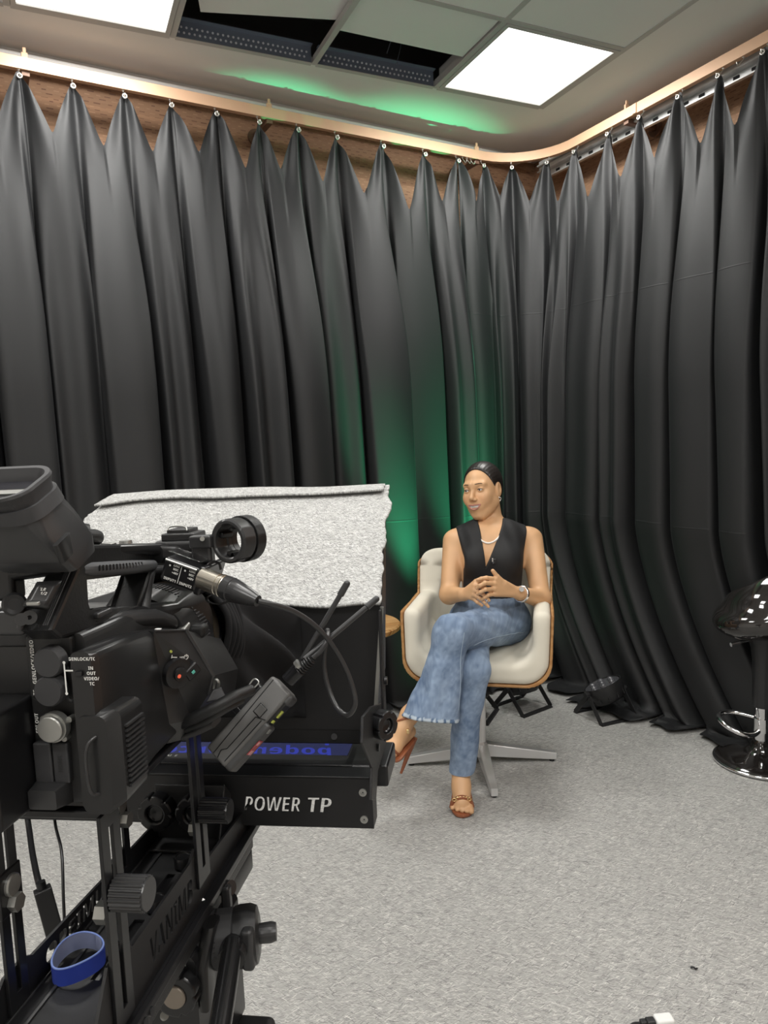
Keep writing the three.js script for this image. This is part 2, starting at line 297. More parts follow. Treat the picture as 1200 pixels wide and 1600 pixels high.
function curtainPoint(i0, i1, s, l, lift = 0) {
  const top = RAIL_Y - HOOK_DROP;
  let i = i0; while (i < i1 - 1 && hooks[i + 1] < s) i++;
  const span = hooks[i + 1] - hooks[i], phi = clamp((s - hooks[i]) / span);
  const d = Math.abs(phi - 0.5 - 0.1 * (hash(i, 5) - 0.5)) * 2;
  const sag = (0.2 + 0.07 * hash(i, 1)) * clamp(span / 0.21, 0.85, 1.3);
  const e0 = Math.sqrt(0.02), edge = -sag * (1 - Math.pow(clamp((Math.sqrt(d * d + 0.02) - e0) / (Math.sqrt(1.02) - e0)), 0.74));
  let y = typeof l === 'function' ? l() : mix(top + edge, -0.14 - 0.05 * noise2(s * 3, 7), l);
  const dep = clamp((top - y) / top);                    // 0 at the hooks, 1 at the floor
  const right = sstep(rail.L1 - 0.5, rail.L1 + 0.6, s), farRight = sstep(rail.L1 + 0.6, rail.L1 + 1.6, s), low = clamp((0.98 - y) / 0.98);
  const drift = 0.35 * dep * noise2(s * 0.9 + 3, dep * 1.1, 11) + 0.06 * dep * noise2(s * 4, dep * 2, 12);
  const ph = phi + drift, pid = i + Math.floor(ph), f = ph - Math.floor(ph), g = Math.min(f, 1 - f);
  const amp = (0.012 + 0.155 * sstep(0.04, 0.45, dep)) * (0.75 + 0.5 * hash(pid, 2)) * (1 - 0.35 * farRight * low);
  const wd = 0.09 + 0.12 * sstep(0.1, 0.7, dep) * (0.35 + 0.65 * hash(pid, 31));
  const plateau = 1 - Math.exp(-Math.pow(g / wd, 3));
  const wave = 0.5 - 0.5 * Math.cos(Math.PI * 2 * (f * (hash(pid, 3) < 0.5 ? 2 : 3) + 0.25 * hash(pid, 4)));
  let n = amp * (plateau * (0.8 + 0.25 * Math.sin(Math.PI * f)) - 0.34 * wave * hash(pid, 8) * sstep(0.06, 0.3, dep) * plateau);
  n += 0.008 * noise2(s * 10, y * 1.4, 13) * dep;
  // pleats that fan out of every hook
  const fan = Math.exp(-Math.pow(dep / 0.13, 2)), ang = (phi < 0.5 ? phi : phi - 1) * span / (0.03 + (top - y) * 0.55 + 0.02);
  n += 0.011 * fan * Math.cos(ang * 11 + hash(i, 21) * 3) * clamp((top - y) / 0.06);
  n += 0.03 * Math.pow(Math.sin(Math.PI * phi), 2) * sstep(0.3, 0.0, dep) * (hash(i, 22) > 0.35 ? 1 : -0.4);
  let side = -0.045 * Math.sin(Math.PI * 2 * f) * sstep(0.04, 0.35, dep) * (0.3 + 0.9 * hash(pid, 15));
  side += (1 - right) * 0.13 * dep;                       // the cloth hangs a little askew
  side += right * 0.36 * Math.pow(low, 1.7) + right * 0.05 * dep;
  n += 0.02 - 0.04 * sstep(0.04, 0.45, dep) + low * low * (0.03 * (1 - farRight)) - 0.14 * farRight * dep - 0.05 * farRight * low - 0.15 * right * (1 - farRight) * low;
  if (y < 0.02) { const over = 0.02 - y; n += over * (0.7 + 0.5 * noise2(s * 5, 3)) + 0.03 * noise2(s * 14, over * 9, 18); y = 0.016 + 0.035 * Math.abs(noise2(s * 11, over * 14 + 2, 17)) * sstep(0, 0.03, over) * (1 - 0.6 * sstep(0.06, 0.17, over)); }
  const q = rail.at(s + side);
  n += lift;
  return V(q.p.x + q.n.x * n, y, q.p.z + q.n.z * n);
}
function buildCurtain(i0, i1) {
  const s0 = hooks[i0], s1 = hooks[i1], NU = Math.round((s1 - s0) / 0.005), NV = 150;
  return sheet((u, v) => curtainPoint(i0, i1, mix(s0, s1, u), v * v * 0.35 + v * 0.65), NU, NV, [(s1 - s0) * 4, 12]);
}
function buildSeam(i0, i1, y0, w) {
  const s0 = hooks[i0] + 0.02, s1 = hooks[i1] - 0.02, NU = Math.round((s1 - s0) / 0.006);
  return sheet((u, v) => curtainPoint(i0, i1, mix(s0, s1, u), () => y0 + (0.5 - v) * w + 0.012 * noise2(mix(s0, s1, u) * 2.2, y0, 41), 0.001 * Math.sin(Math.PI * v) - 0.0003), NU, 4, [(s1 - s0) * 4, 0.1]);
}
const curtains = [];
for (const [i0, i1, label] of [[0, SPLIT, 'long black satin curtain hung along the back wall with deep folds'], [SPLIT, hooks.length - 1, 'black satin curtain sweeping round the corner and trailing on the carpet']]) {
  const t = thing('curtain', label, 'curtain', [0, 0, 0], 0);
  part(t, 'fabric', buildCurtain(i0, i1), M.curtain);
  part(t, 'seam', buildSeam(i0, i1, 1.0, 0.012), M.curtain); if (i0) part(t, 'seam', buildSeam(i0, i1, 2.12, 0.008), M.curtain);
  curtains.push(t);
  for (let i = i0 + (i0 ? 1 : 0); i <= i1; i++) {
    const q = rail.at(hooks[i]); const c = q.p.clone().setY(RAIL_Y - HOOK_DROP - 0.022).addScaledVector(q.n, 0.034);
    const g = new THREE.TorusGeometry(0.0085, 0.0035, 8, 18); g.rotateY(Math.atan2(q.n.x, q.n.z)); g.translate(c.x, c.y, c.z);
    part(t, 'eyelet', g, M.grommet, 'pale metal eyelet');
  }
}
// hooks on the rail, each its own thing
{
  const spots = hooks.map((s) => [s, 0]);
  for (const d of [0.045, 0.075, 0.1]) spots.push([hooks[SPLIT] + d, 1]);
  spots.push([rail.ofZ(-2.34), 1]);
  const proto = mergeGeometries([tube([V(0, -0.018, 0), V(0, -0.028, 0), V(0, -0.04, 0.008), V(0, -0.054, 0.022), V(0, -0.064, 0.03), V(0, -0.062, 0.04), V(0, -0.052, 0.043)], 0.0022, 16, 6), rbox(0.01, 0.008, 0.012, 0.002, 0, -0.024, 0).toNonIndexed()].map((g) => g.index ? g.toNonIndexed() : g));
  spots.forEach(([s, free]) => { const q = rail.at(s); const m = solo('curtain_hook', proto, M.grommet, free ? 'small empty metal hook on the copper curtain rail' : 'small metal hook holding up the black curtain on the rail', 'hook', free ? 'empty curtain hooks' : 'curtain hooks'); m.position.set(q.p.x, RAIL_Y, q.p.z); m.rotation.y = Math.atan2(q.n.x, q.n.z); });
}
// ---------------------------------------------------------------- signed distance modelling
const cap = (px, py, pz, a, b, ra, rb) => {
  const bx = b[0] - a[0], by = b[1] - a[1], bz = b[2] - a[2], qx = px - a[0], qy = py - a[1], qz = pz - a[2];
  const h = clamp((qx * bx + qy * by + qz * bz) / (bx * bx + by * by + bz * bz + 1e-12)), x = qx - bx * h, y = qy - by * h, z = qz - bz * h;
  return Math.sqrt(x * x + y * y + z * z) - (ra + (rb - ra) * h);
};
const ell = (px, py, pz, c, r) => {
  const x = (px - c[0]) / r[0], y = (py - c[1]) / r[1], z = (pz - c[2]) / r[2], k0 = Math.sqrt(x * x + y * y + z * z);
  const X = x / r[0], Y = y / r[1], Z = z / r[2], k1 = Math.sqrt(X * X + Y * Y + Z * Z);
  return k1 < 1e-9 ? -Math.min(...r) : k0 * (k0 - 1) / k1;
};
const smin = (a, b, k) => { const h = Math.max(k - Math.abs(a - b), 0) / k; return Math.min(a, b) - h * h * k * 0.25; };
const smax = (a, b, k) => -smin(-a, -b, k);
const rboxSdf = (px, py, pz, hx, hy, hz, r) => { const x = Math.abs(px) - hx + r, y = Math.abs(py) - hy + r, z = Math.abs(pz) - hz + r; return Math.hypot(Math.max(x, 0), Math.max(y, 0), Math.max(z, 0)) + Math.min(Math.max(x, y, z), 0) - r; };
// surface nets on a grid; cells far from the surface are skipped in blocks
function nets(f, lo, hi, cell, opts = {}) {
  const n = [0, 1, 2].map((k) => Math.ceil((hi[k] - lo[k]) / cell) + 1), [nx, ny, nz] = n, val = new Float32Array(nx * ny * nz).fill(1e3), B = 4, half = cell * B * 0.5, reach = half * 1.75 * (opts.slack ?? 1.25) + cell;
  for (let k = 0; k < nz; k += B) for (let j = 0; j < ny; j += B) for (let i = 0; i < nx; i += B) {
    const c = f(lo[0] + i * cell + half, lo[1] + j * cell + half, lo[2] + k * cell + half), far = Math.abs(c) > reach;
    for (let z = k; z < Math.min(k + B, nz); z++) for (let y = j; y < Math.min(j + B, ny); y++) for (let x = i; x < Math.min(i + B, nx); x++) val[(z * ny + y) * nx + x] = far ? c : f(lo[0] + x * cell, lo[1] + y * cell, lo[2] + z * cell);
  }
  const id = new Int32Array(nx * ny * nz).fill(-1), p = [], ix = [];
  const E = [[0, 1], [2, 3], [4, 5], [6, 7], [0, 2], [1, 3], [4, 6], [5, 7], [0, 4], [1, 5], [2, 6], [3, 7]];
  const c8 = new Float32Array(8);
  for (let k = 0; k < nz - 1; k++) for (let j = 0; j < ny - 1; j++) for (let i = 0; i < nx - 1; i++) {
    let m = 0; for (let c = 0; c < 8; c++) { c8[c] = val[((k + (c >> 2)) * ny + j + ((c >> 1) & 1)) * nx + i + (c & 1)]; if (c8[c] < 0) m |= 1 << c; }
    if (m === 0 || m === 255) continue;
    let x = 0, y = 0, z = 0, w = 0;
    for (const [a, b] of E) { const s = (m >> a) & 1, t = (m >> b) & 1; if (s === t) continue; const h = c8[a] / (c8[a] - c8[b]); x += (a & 1) + h * ((b & 1) - (a & 1)); y += ((a >> 1) & 1) + h * (((b >> 1) & 1) - ((a >> 1) & 1)); z += (a >> 2) + h * ((b >> 2) - (a >> 2)); w++; }
    id[(k * ny + j) * nx + i] = p.length / 3; p.push(lo[0] + (i + x / w) * cell, lo[1] + (j + y / w) * cell, lo[2] + (k + z / w) * cell);
  }
  const at3 = (i, j, k) => id[(k * ny + j) * nx + i];
  const quad = (a, b, c, d, flip) => { if (a < 0 || b < 0 || c < 0 || d < 0) return; flip ? ix.push(a, c, b, a, d, c) : ix.push(a, b, c, a, c, d); };
  for (let k = 0; k < nz - 1; k++) for (let j = 0; j < ny - 1; j++) for (let i = 0; i < nx - 1; i++) {
    const v = val[(k * ny + j) * nx + i] < 0;
    if (j && k && v !== val[(k * ny + j) * nx + i + 1] < 0) quad(at3(i, j - 1, k - 1), at3(i, j, k - 1), at3(i, j, k), at3(i, j - 1, k), !v);
    if (i && k && v !== val[(k * ny + j + 1) * nx + i] < 0) quad(at3(i - 1, j, k - 1), at3(i - 1, j, k), at3(i, j, k), at3(i, j, k - 1), !v);
    if (i && j && v !== val[((k + 1) * ny + j) * nx + i] < 0) quad(at3(i - 1, j - 1, k), at3(i, j - 1, k), at3(i, j, k), at3(i - 1, j, k), !v);
  }
  const P = new Float32Array(p), N = new Float32Array(p.length), e = cell * 0.5, uv = new Float32Array(p.length / 3 * 2);
  for (let i = 0; i < P.length; i += 3) {
    let x = P[i], y = P[i + 1], z = P[i + 2];
    let gx_ = f(x + e, y, z) - f(x - e, y, z), gy_ = f(x, y + e, z) - f(x, y - e, z), gz_ = f(x, y, z + e) - f(x, y, z - e); const L = Math.hypot(gx_, gy_, gz_) || 1;
    N[i] = gx_ / L; N[i + 1] = gy_ / L; N[i + 2] = gz_ / L;
    // pull the vertex onto the surface
    const d = clamp(f(x, y, z) / (L / (2 * e)), -cell * 0.5, cell * 0.5); P[i] -= N[i] * d; P[i + 1] -= N[i + 1] * d; P[i + 2] -= N[i + 2] * d;
    uv[i / 3 * 2] = P[i] + P[i + 2] * 0.35; uv[i / 3 * 2 + 1] = P[i + 1] + P[i + 2] * 0.35;
  }
  const g = new THREE.BufferGeometry(); g.setAttribute('position', new THREE.BufferAttribute(P, 3)); g.setAttribute('normal', new THREE.BufferAttribute(N, 3)); g.setAttribute('uv', new THREE.BufferAttribute(uv, 2)); g.setIndex(ix);
  if (opts.color) { const c = new Float32Array(P.length); for (let i = 0; i < P.length; i += 3) { const q = opts.color(P[i], P[i + 1], P[i + 2]); c[i] = q[0]; c[i + 1] = q[1]; c[i + 2] = q[2]; } g.setAttribute('color', new THREE.BufferAttribute(c, 3)); }
  if (opts.crease) return toCreasedNormals(g, opts.crease);
  return g;
}
// ---------------------------------------------------------------- armchair
const CH = V(1.593, 0, -2.618).addScaledVector(V(Math.sin(YAW), 0, -Math.cos(YAW)), 0.085);   // pole foot
M.cream = std(lin(0.7, 0.655, 0.55), 0.75, 0, { bumpMap: rep(fabricTex, 5, 5), bumpScale: 0.0004 });
M.ply = std(lin(0.5, 0.3, 0.14), 0.5, 0, { map: canvasTex(256, 256, (g, w, h) => { g.fillStyle = '#f4e6d2'; g.fillRect(0, 0, w, h); for (let i = 0; i < 60; i++) { g.fillStyle = rnd() < 0.5 ? '#d8bd98' : '#fff4e2'; g.globalAlpha = 0.5; g.fillRect(0, rnd() * h, w, rr(1, 5)); } g.globalAlpha = 1; }) });
{
  const t = thing('armchair', 'cream upholstered tub armchair with plywood shell on a chrome swivel base', 'armchair', [CH.x, 0, CH.z], -YAW - rad(12));
  // shell: wide rounded U, the back leans away, arms lower than the back
  const outer = (x, y, z, o) => { // o grows it
    const zb = z + 0.2 * (y - 0.46);                       // lean
    const w = 0.285 + 0.015 * clamp((y - 0.45) / 0.4);
    const qx = Math.abs(x) - (w + o) + 0.1, qy = (0.445 - o) - y + 0.1, a = Math.hypot(Math.max(qx, 0), Math.max(qy, 0)) + Math.min(Math.max(qx, qy), 0) - 0.1;
    const px = Math.abs(x) - (w + o) + 0.08, pz = -zb - (0.25 + o) + 0.08, b = Math.hypot(Math.max(px, 0), Math.max(pz, 0)) + Math.min(Math.max(px, pz), 0) - 0.08;
    return Math.max(a, b);
  };
  const topCut = (x, y, z, o) => { const zb = z + 0.2 * (y - 0.46); const arm = 0.735 + 0.02 * z - o, back = 0.91 - 0.035 * Math.pow(Math.abs(x) / 0.3, 10) - o; return y - mix(back, arm, sstep(-0.17, -0.13, zb)) ; };
  const front = (x, y, z, o) => z - (0.27 - o) + 0.10 * Math.max(0, y - 0.52) * 0.6;
  const inner = (x, y, z) => { const zb = z + 0.2 * (y - 0.46); const qx = Math.abs(x) - 0.225 + 0.09, qy = 0.535 - 0.02 * (z) - y + 0.09, a = Math.hypot(Math.max(qx, 0), Math.max(qy, 0)) + Math.min(Math.max(qx, qy), 0) - 0.09; const px = Math.abs(x) - 0.225 + 0.1, pz = -zb - 0.18 + 0.1, b = Math.hypot(Math.max(px, 0), Math.max(pz, 0)) + Math.min(Math.max(px, pz), 0) - 0.1; return Math.max(a, b); };
  const cushion = (x, y, z) => { let d = smax(outer(x, y, z, 0), -inner(x, y, z), 0.03); d = smax(d, topCut(x, y, z, 0) * 0.9, 0.035); d = smax(d, front(x, y, z, 0) * 0.95, 0.035); return d; };
  const shell = (x, y, z) => { let d = Math.max(outer(x, y, z, 0.011), -outer(x, y, z, 0.0)); d = Math.max(d, topCut(x, y, z, 0.012) * 0.9); d = Math.max(d, front(x, y, z, 0.012)); return d; };
  part(t, 'cushion', nets(cushion, [-0.34, 0.41, -0.42], [0.34, 0.95, 0.31], 0.009), M.cream, 'cream padded seat, back and arms');
  part(t, 'shell', nets(shell, [-0.34, 0.41, -0.44], [0.34, 0.95, 0.31], 0.0065, { slack: 1.4 }), M.ply, 'curved plywood shell');
  M.polished = std(lin(0.78, 0.78, 0.78), 0.28, 0.6);
  part(t, 'pole', [cyl(0.019, 0.36, 28).translate(0, 0.245, 0), turned([[0, 0.05], [0.035, 0.05], [0.035, 0.085], [0.022, 0.1], [0, 0.1]], 32)], M.polished);
  part(t, 'mounting_plate', [rbox(0.2, 0.012, 0.2, 0.004, 0, 0.427, 0), cyl(0.04, 0.03, 24).translate(0, 0.41, 0)], M.dark);
  for (let k = 0; k < 4; k++) {
    const a = rad(12) + k * Math.PI / 2 + 0.02, L = 0.325;
    const s = new THREE.Shape(); s.moveTo(0.01, 0.04); s.lineTo(L, 0.012); s.lineTo(L, 0.038); s.lineTo(0.01, 0.092); s.closePath();
    const g = new THREE.ExtrudeGeometry(s, { depth: 0.03, bevelEnabled: true, bevelSize: 0.003, bevelThickness: 0.004, bevelSegments: 2 }).translate(0, 0, -0.015);
    const p = g.attributes.position; for (let i = 0; i < p.count; i++) p.setZ(i, p.getZ(i) * mix(1.25, 0.75, p.getX(i) / L)); g.computeVertexNormals(); g.rotateY(a);
    const leg = part(t, 'leg', g, M.polished); part(leg, 'glide', cyl(0.011, 0.013, 16).translate(Math.cos(a) * (L - 0.015), 0.0065, -Math.sin(a) * (L - 0.015)), M.dark);
  }
}
// ---------------------------------------------------------------- side table behind the prompter
M.oak = std(lin(0.52, 0.35, 0.18), 0.5, 0, { map: canvasTex(512, 512, (g, w, h) => { g.fillStyle = '#fff2dc'; g.fillRect(0, 0, w, h); for (let i = 0; i < 130; i++) { g.strokeStyle = ['#c49a66', '#e8cfa4', '#a97f4d'][i % 3]; g.globalAlpha = rr(0.2, 0.6); g.lineWidth = rr(1, 6); const y = rnd() * h; g.beginPath(); g.moveTo(0, y); g.bezierCurveTo(w * 0.3, y + rr(-22, 22), w * 0.6, y + rr(-22, 22), w, y); g.stroke(); } g.globalAlpha = 1; }) });
{
  const c = at(546, 974, 3.45), H = c.y;
  const t = thing('side_table', 'small round wooden side table standing between prompter and armchair', 'side table', [c.x, 0, c.z]);
  const top = turned([[0, H - 0.03], [0.228, H - 0.03], [0.24, H - 0.022], [0.24, H - 0.006], [0.234, H], [0, H]], 64); const p = top.attributes.position, uv = top.attributes.uv; for (let i = 0; i < p.count; i++) uv.setXY(i, p.getX(i) * 2, p.getZ(i) * 2 + p.getY(i));
  part(t, 'table_top', top, M.oak);
  for (let k = 0; k < 3; k++) { const a = 1.5 + k * 2.0944; part(t, 'leg', rod(V(Math.cos(a) * 0.14, 0, Math.sin(a) * 0.14), V(Math.cos(a) * 0.1, H - 0.03, Math.sin(a) * 0.1), 0.013, 14, 0.019), M.oak); }
}
// ---------------------------------------------------------------- bar stool
M.gloss = phy(lin(0.014, 0.012, 0.011), 0.08, 0, { clearcoat: 1, clearcoatRoughness: 0.04 });
M.blackPlastic = std(lin(0.018, 0.018, 0.019), 0.42);
{
  const c = onFloor(1193, 1190), t = thing('bar_stool', 'glossy black bar stool with chrome footrest in front of the curtain', 'bar stool', [c.x - 0.02, 0, c.z], -YAW);
  part(t, 'base', turned([[0, 0.002], [0.178, 0.002], [0.184, 0.012], [0.176, 0.022], [0.13, 0.034], [0.075, 0.05], [0.045, 0.075], [0.034, 0.1], [0, 0.1]], 72, 0.9), M.gloss);
  part(t, 'base_rim', new THREE.TorusGeometry(0.184, 0.007, 12, 72).rotateX(Math.PI / 2).translate(0, 0.011, 0), M.chrome);
  part(t, 'column', [cyl(0.025, 0.4, 32).translate(0, 0.29, 0)], M.chrome);
  part(t, 'gas_lift_cover', turned([[0, 0.25], [0.036, 0.25], [0.038, 0.26], [0.042, 0.45], [0.052, 0.53], [0.06, 0.56], [0, 0.56]], 36), M.blackPlastic);
  part(t, 'footrest', [tube([V(0, 0.15, 0), V(-0.06, 0.145, 0.05), V(-0.12, 0.16, 0.07), V(-0.17, 0.185, 0.02), V(-0.16, 0.2, -0.05), V(-0.09, 0.2, -0.07), V(0, 0.19, -0.02)], 0.011, 60, 12), cyl(0.031, 0.06, 28).translate(0, 0.17, 0)], M.chrome);
  part(t, 'lever', [rod(V(-0.02, 0.55, 0), V(-0.13, 0.535, 0.02), 0.005, 10), rod(V(-0.11, 0.537, 0.018), V(-0.15, 0.531, 0.024), 0.009, 12)], M.chrome);
  // moulded bucket: low front lip on one side, raised back on the other
  const seat = (x, y, z) => {
    const X = x - 0.03, Y = y - 0.665, up = Y - 0.20 * X;
    const e = ell(X, up, z, [0, 0, 0], [0.235, 0.105, 0.2]), dome = ell(X, up, z, [0.05, 0.02, 0], [0.24, 0.19, 0.2]);
    let d = smin(e, Math.max(dome, -0.0 - up), 0.02);
    const scoop = ell(x, y, z, [-0.02, 0.86, -0.14], [0.2, 0.15, 0.2]);
    return smax(d, -scoop, 0.02);
  };
  part(t, 'seat', nets(seat, [-0.26, 0.54, -0.26], [0.34, 0.95, 0.26], 0.008), M.gloss, 'glossy black moulded bucket seat');
}
// ---------------------------------------------------------------- stage lights
M.lensOff = phy(lin(0.1, 0.1, 0.11), 0.15, 0, { clearcoat: 1 });
M.lensGreen = std(lin(0.05, 0.3, 0.12), 0.3, 0, { emissive: lin(0.05, 1, 0.35), emissiveIntensity: 1.5 });
function stageLight(name, label, pos, turn, tilt, lensMat, roll = 0) {
  const t = thing(name, label, 'stage light', [pos.x, 0, pos.z], turn, undefined);
  // drum on its pivot, lens along +y before tilting
  const H = 0.125, place = (g) => g.rotateX(tilt).rotateZ(roll).translate(0, H, 0);
  part(t, 'housing', [place(turned([[0, -0.045], [0.07, -0.045], [0.085, -0.03], [0.098, 0.0], [0.1, 0.035], [0.1, 0.047], [0.094, 0.047], [0.092, 0.038], [0, 0.038]], 44))], M.blackPlastic);
  const ribs = []; for (let k = 0; k < 12; k++) { const a = k * Math.PI / 6; ribs.push(place(rbox(0.008, 0.035, 0.012, 0.002, Math.cos(a) * 0.092, -0.01, Math.sin(a) * 0.092))); } part(t, 'cooling_rib', ribs, M.blackPlastic);
  const ln = part(t, 'lens', place(cyl(0.09, 0.004, 40).translate(0, 0.041, 0)), lensMat);
  for (let k = 0; k < 7; k++) { const a = k * Math.PI / 3; const b = k === 6 ? 0 : 0.055; part(ln, 'led_dome', place(new THREE.SphereGeometry(0.016, 14, 8, 0, 6.283, 0, 1.57).translate(Math.cos(a) * b, 0.043, Math.sin(a) * b)), lensMat); }
  for (const s of [1, -1]) { // two U brackets make the stand
    const y0 = 0.006, z0 = 0.1 * s, P = [V(-0.112, H, 0), V(-0.112, y0, z0), V(0.112, y0, z0), V(0.112, H, 0)];
    part(t, 'bracket', [bar(P[0], P[1], 0.024, 0.005, V(1, 0, 0)), bar(P[2], P[3], 0.024, 0.005, V(1, 0, 0)), box(0.229, 0.005, 0.024, 0, y0 - 0.0035, z0), bar(P[1], P[2], 0.02, 0.008)], M.blackPlastic);
  }
  for (const s of [1, -1]) part(t, 'pivot_knob', along(turned([[0, -0.012], [0.014, -0.012], [0.016, 0], [0.014, 0.012], [0, 0.012]], 16), V(s * 0.106, H, 0), V(s * 0.13, H, 0)), M.blackPlastic);
  return t;
}
{
  const p = onFloor(946, 1118), q = onFloor(985, 1112);
  stageLight('stage_light', 'small black drum stage light on a folding bracket in front of the corner curtain', p, -YAW + rad(24), -0.3, M.lensOff, 0.3);
  const specs = [['black stage light washing the curtain green behind the armchair', V(2.17, 0, -3.18), V(2.04, 1.5, -3.66)], ['black stage light throwing a green streak up the curtain behind the prompter', V(1.88, 0, -3.2), V(1.5, 1.55, -3.6)]];
  specs.forEach(([label, pos, aim], i) => {
    const dir = aim.clone().sub(V(pos.x, 0.125, pos.z)).normalize();
    const t = stageLight('stage_light', label, pos, Math.atan2(dir.x, dir.z), Math.acos(dir.y), M.lensGreen);
    const L = new THREE.SpotLight(lin(0.06, 1, 0.42), BEAM_POWER * (i ? 1.7 : 1.5), 0, rad(i ? 11 : 16), 1); L.name = 'green_beam'; L.shadow.radius = 2.5; L.castShadow = true;
    const from = V(pos.x, 0.125, pos.z).addScaledVector(dir, 0.07); L.position.copy(from.clone().sub(V(pos.x, 0, pos.z)).applyAxisAngle(V(0, 1, 0), -t.rotation.y)); L.target.position.copy(aim.clone().sub(V(pos.x, 0, pos.z)).applyAxisAngle(V(0, 1, 0), -t.rotation.y)); t.add(L); t.add(L.target);
  });
}
// ---------------------------------------------------------------- bits on the carpet
{
  const p = onFloor(1036, 1600), t = thing('power_plug', 'white power plug with a black cable end lying on the carpet', 'plug', [p.x, 0, p.z], -YAW + 0.1);
  part(t, 'plug_body', rbox(0.045, 0.022, 0.03, 0.006, 0.0, 0.012, 0.004), M.whitePaint);
  part(t, 'strain_relief', [rbox(0.022, 0.017, 0.02, 0.004, -0.033, 0.01, 0.002), rbox(0.016, 0.013, 0.015, 0.003, -0.05, 0.009, 0.0)], M.blackPlastic);
  part(t, 'cable', tube([V(-0.055, 0.008, 0), V(-0.08, 0.012, 0.005), V(-0.11, 0.006, 0.03), V(-0.13, 0.004, 0.09), V(-0.1, 0.004, 0.2)], 0.0035, 40, 8), M.blackPlastic);
  const c = onFloor(1084, 1514); const m = solo('lint_crumb', tube([V(-0.008, 0.003, 0), V(-0.002, 0.006, 0.001), V(0.004, 0.003, 0.002), V(0.009, 0.003, 0)], 0.0022, 12, 6), M.blackPlastic, 'tiny curled black crumb lying on the grey carpet', 'crumb'); m.position.set(c.x, 0, c.z); m.rotation.y = -0.6;
}
// ---------------------------------------------------------------- the seated woman
const skinTone = [0.665, 0.39, 0.205];
M.skin = phy(0xffffff, 0.48, 0, { vertexColors: true, sheen: 0.2, sheenColor: new THREE.Color(0.5, 0.3, 0.2), sheenRoughness: 0.5 });
M.denim = std(0xffffff, 0.85, 0, { vertexColors: true, bumpMap: rep(dataTex(128, 128, (x, y) => ((x + y) % 4 < 2 ? 0.65 : 0.35) + 0.3 * (hash(x, y, 3) - 0.5)), 14, 14), bumpScale: 0.0005 });
M.vest = std(lin(0.012, 0.012, 0.013), 0.7);
M.hair = phy(lin(0.014, 0.01, 0.008), 0.42, 0, { clearcoat: 0.3, clearcoatRoughness: 0.35 });
M.gold = std(lin(0.85, 0.6, 0.3), 0.2, 1);
M.silver = std(lin(0.8, 0.8, 0.8), 0.15, 1);
M.tan = std(lin(0.3, 0.1, 0.045), 0.4);
M.pearl = std(lin(0.85, 0.8, 0.74), 0.25);
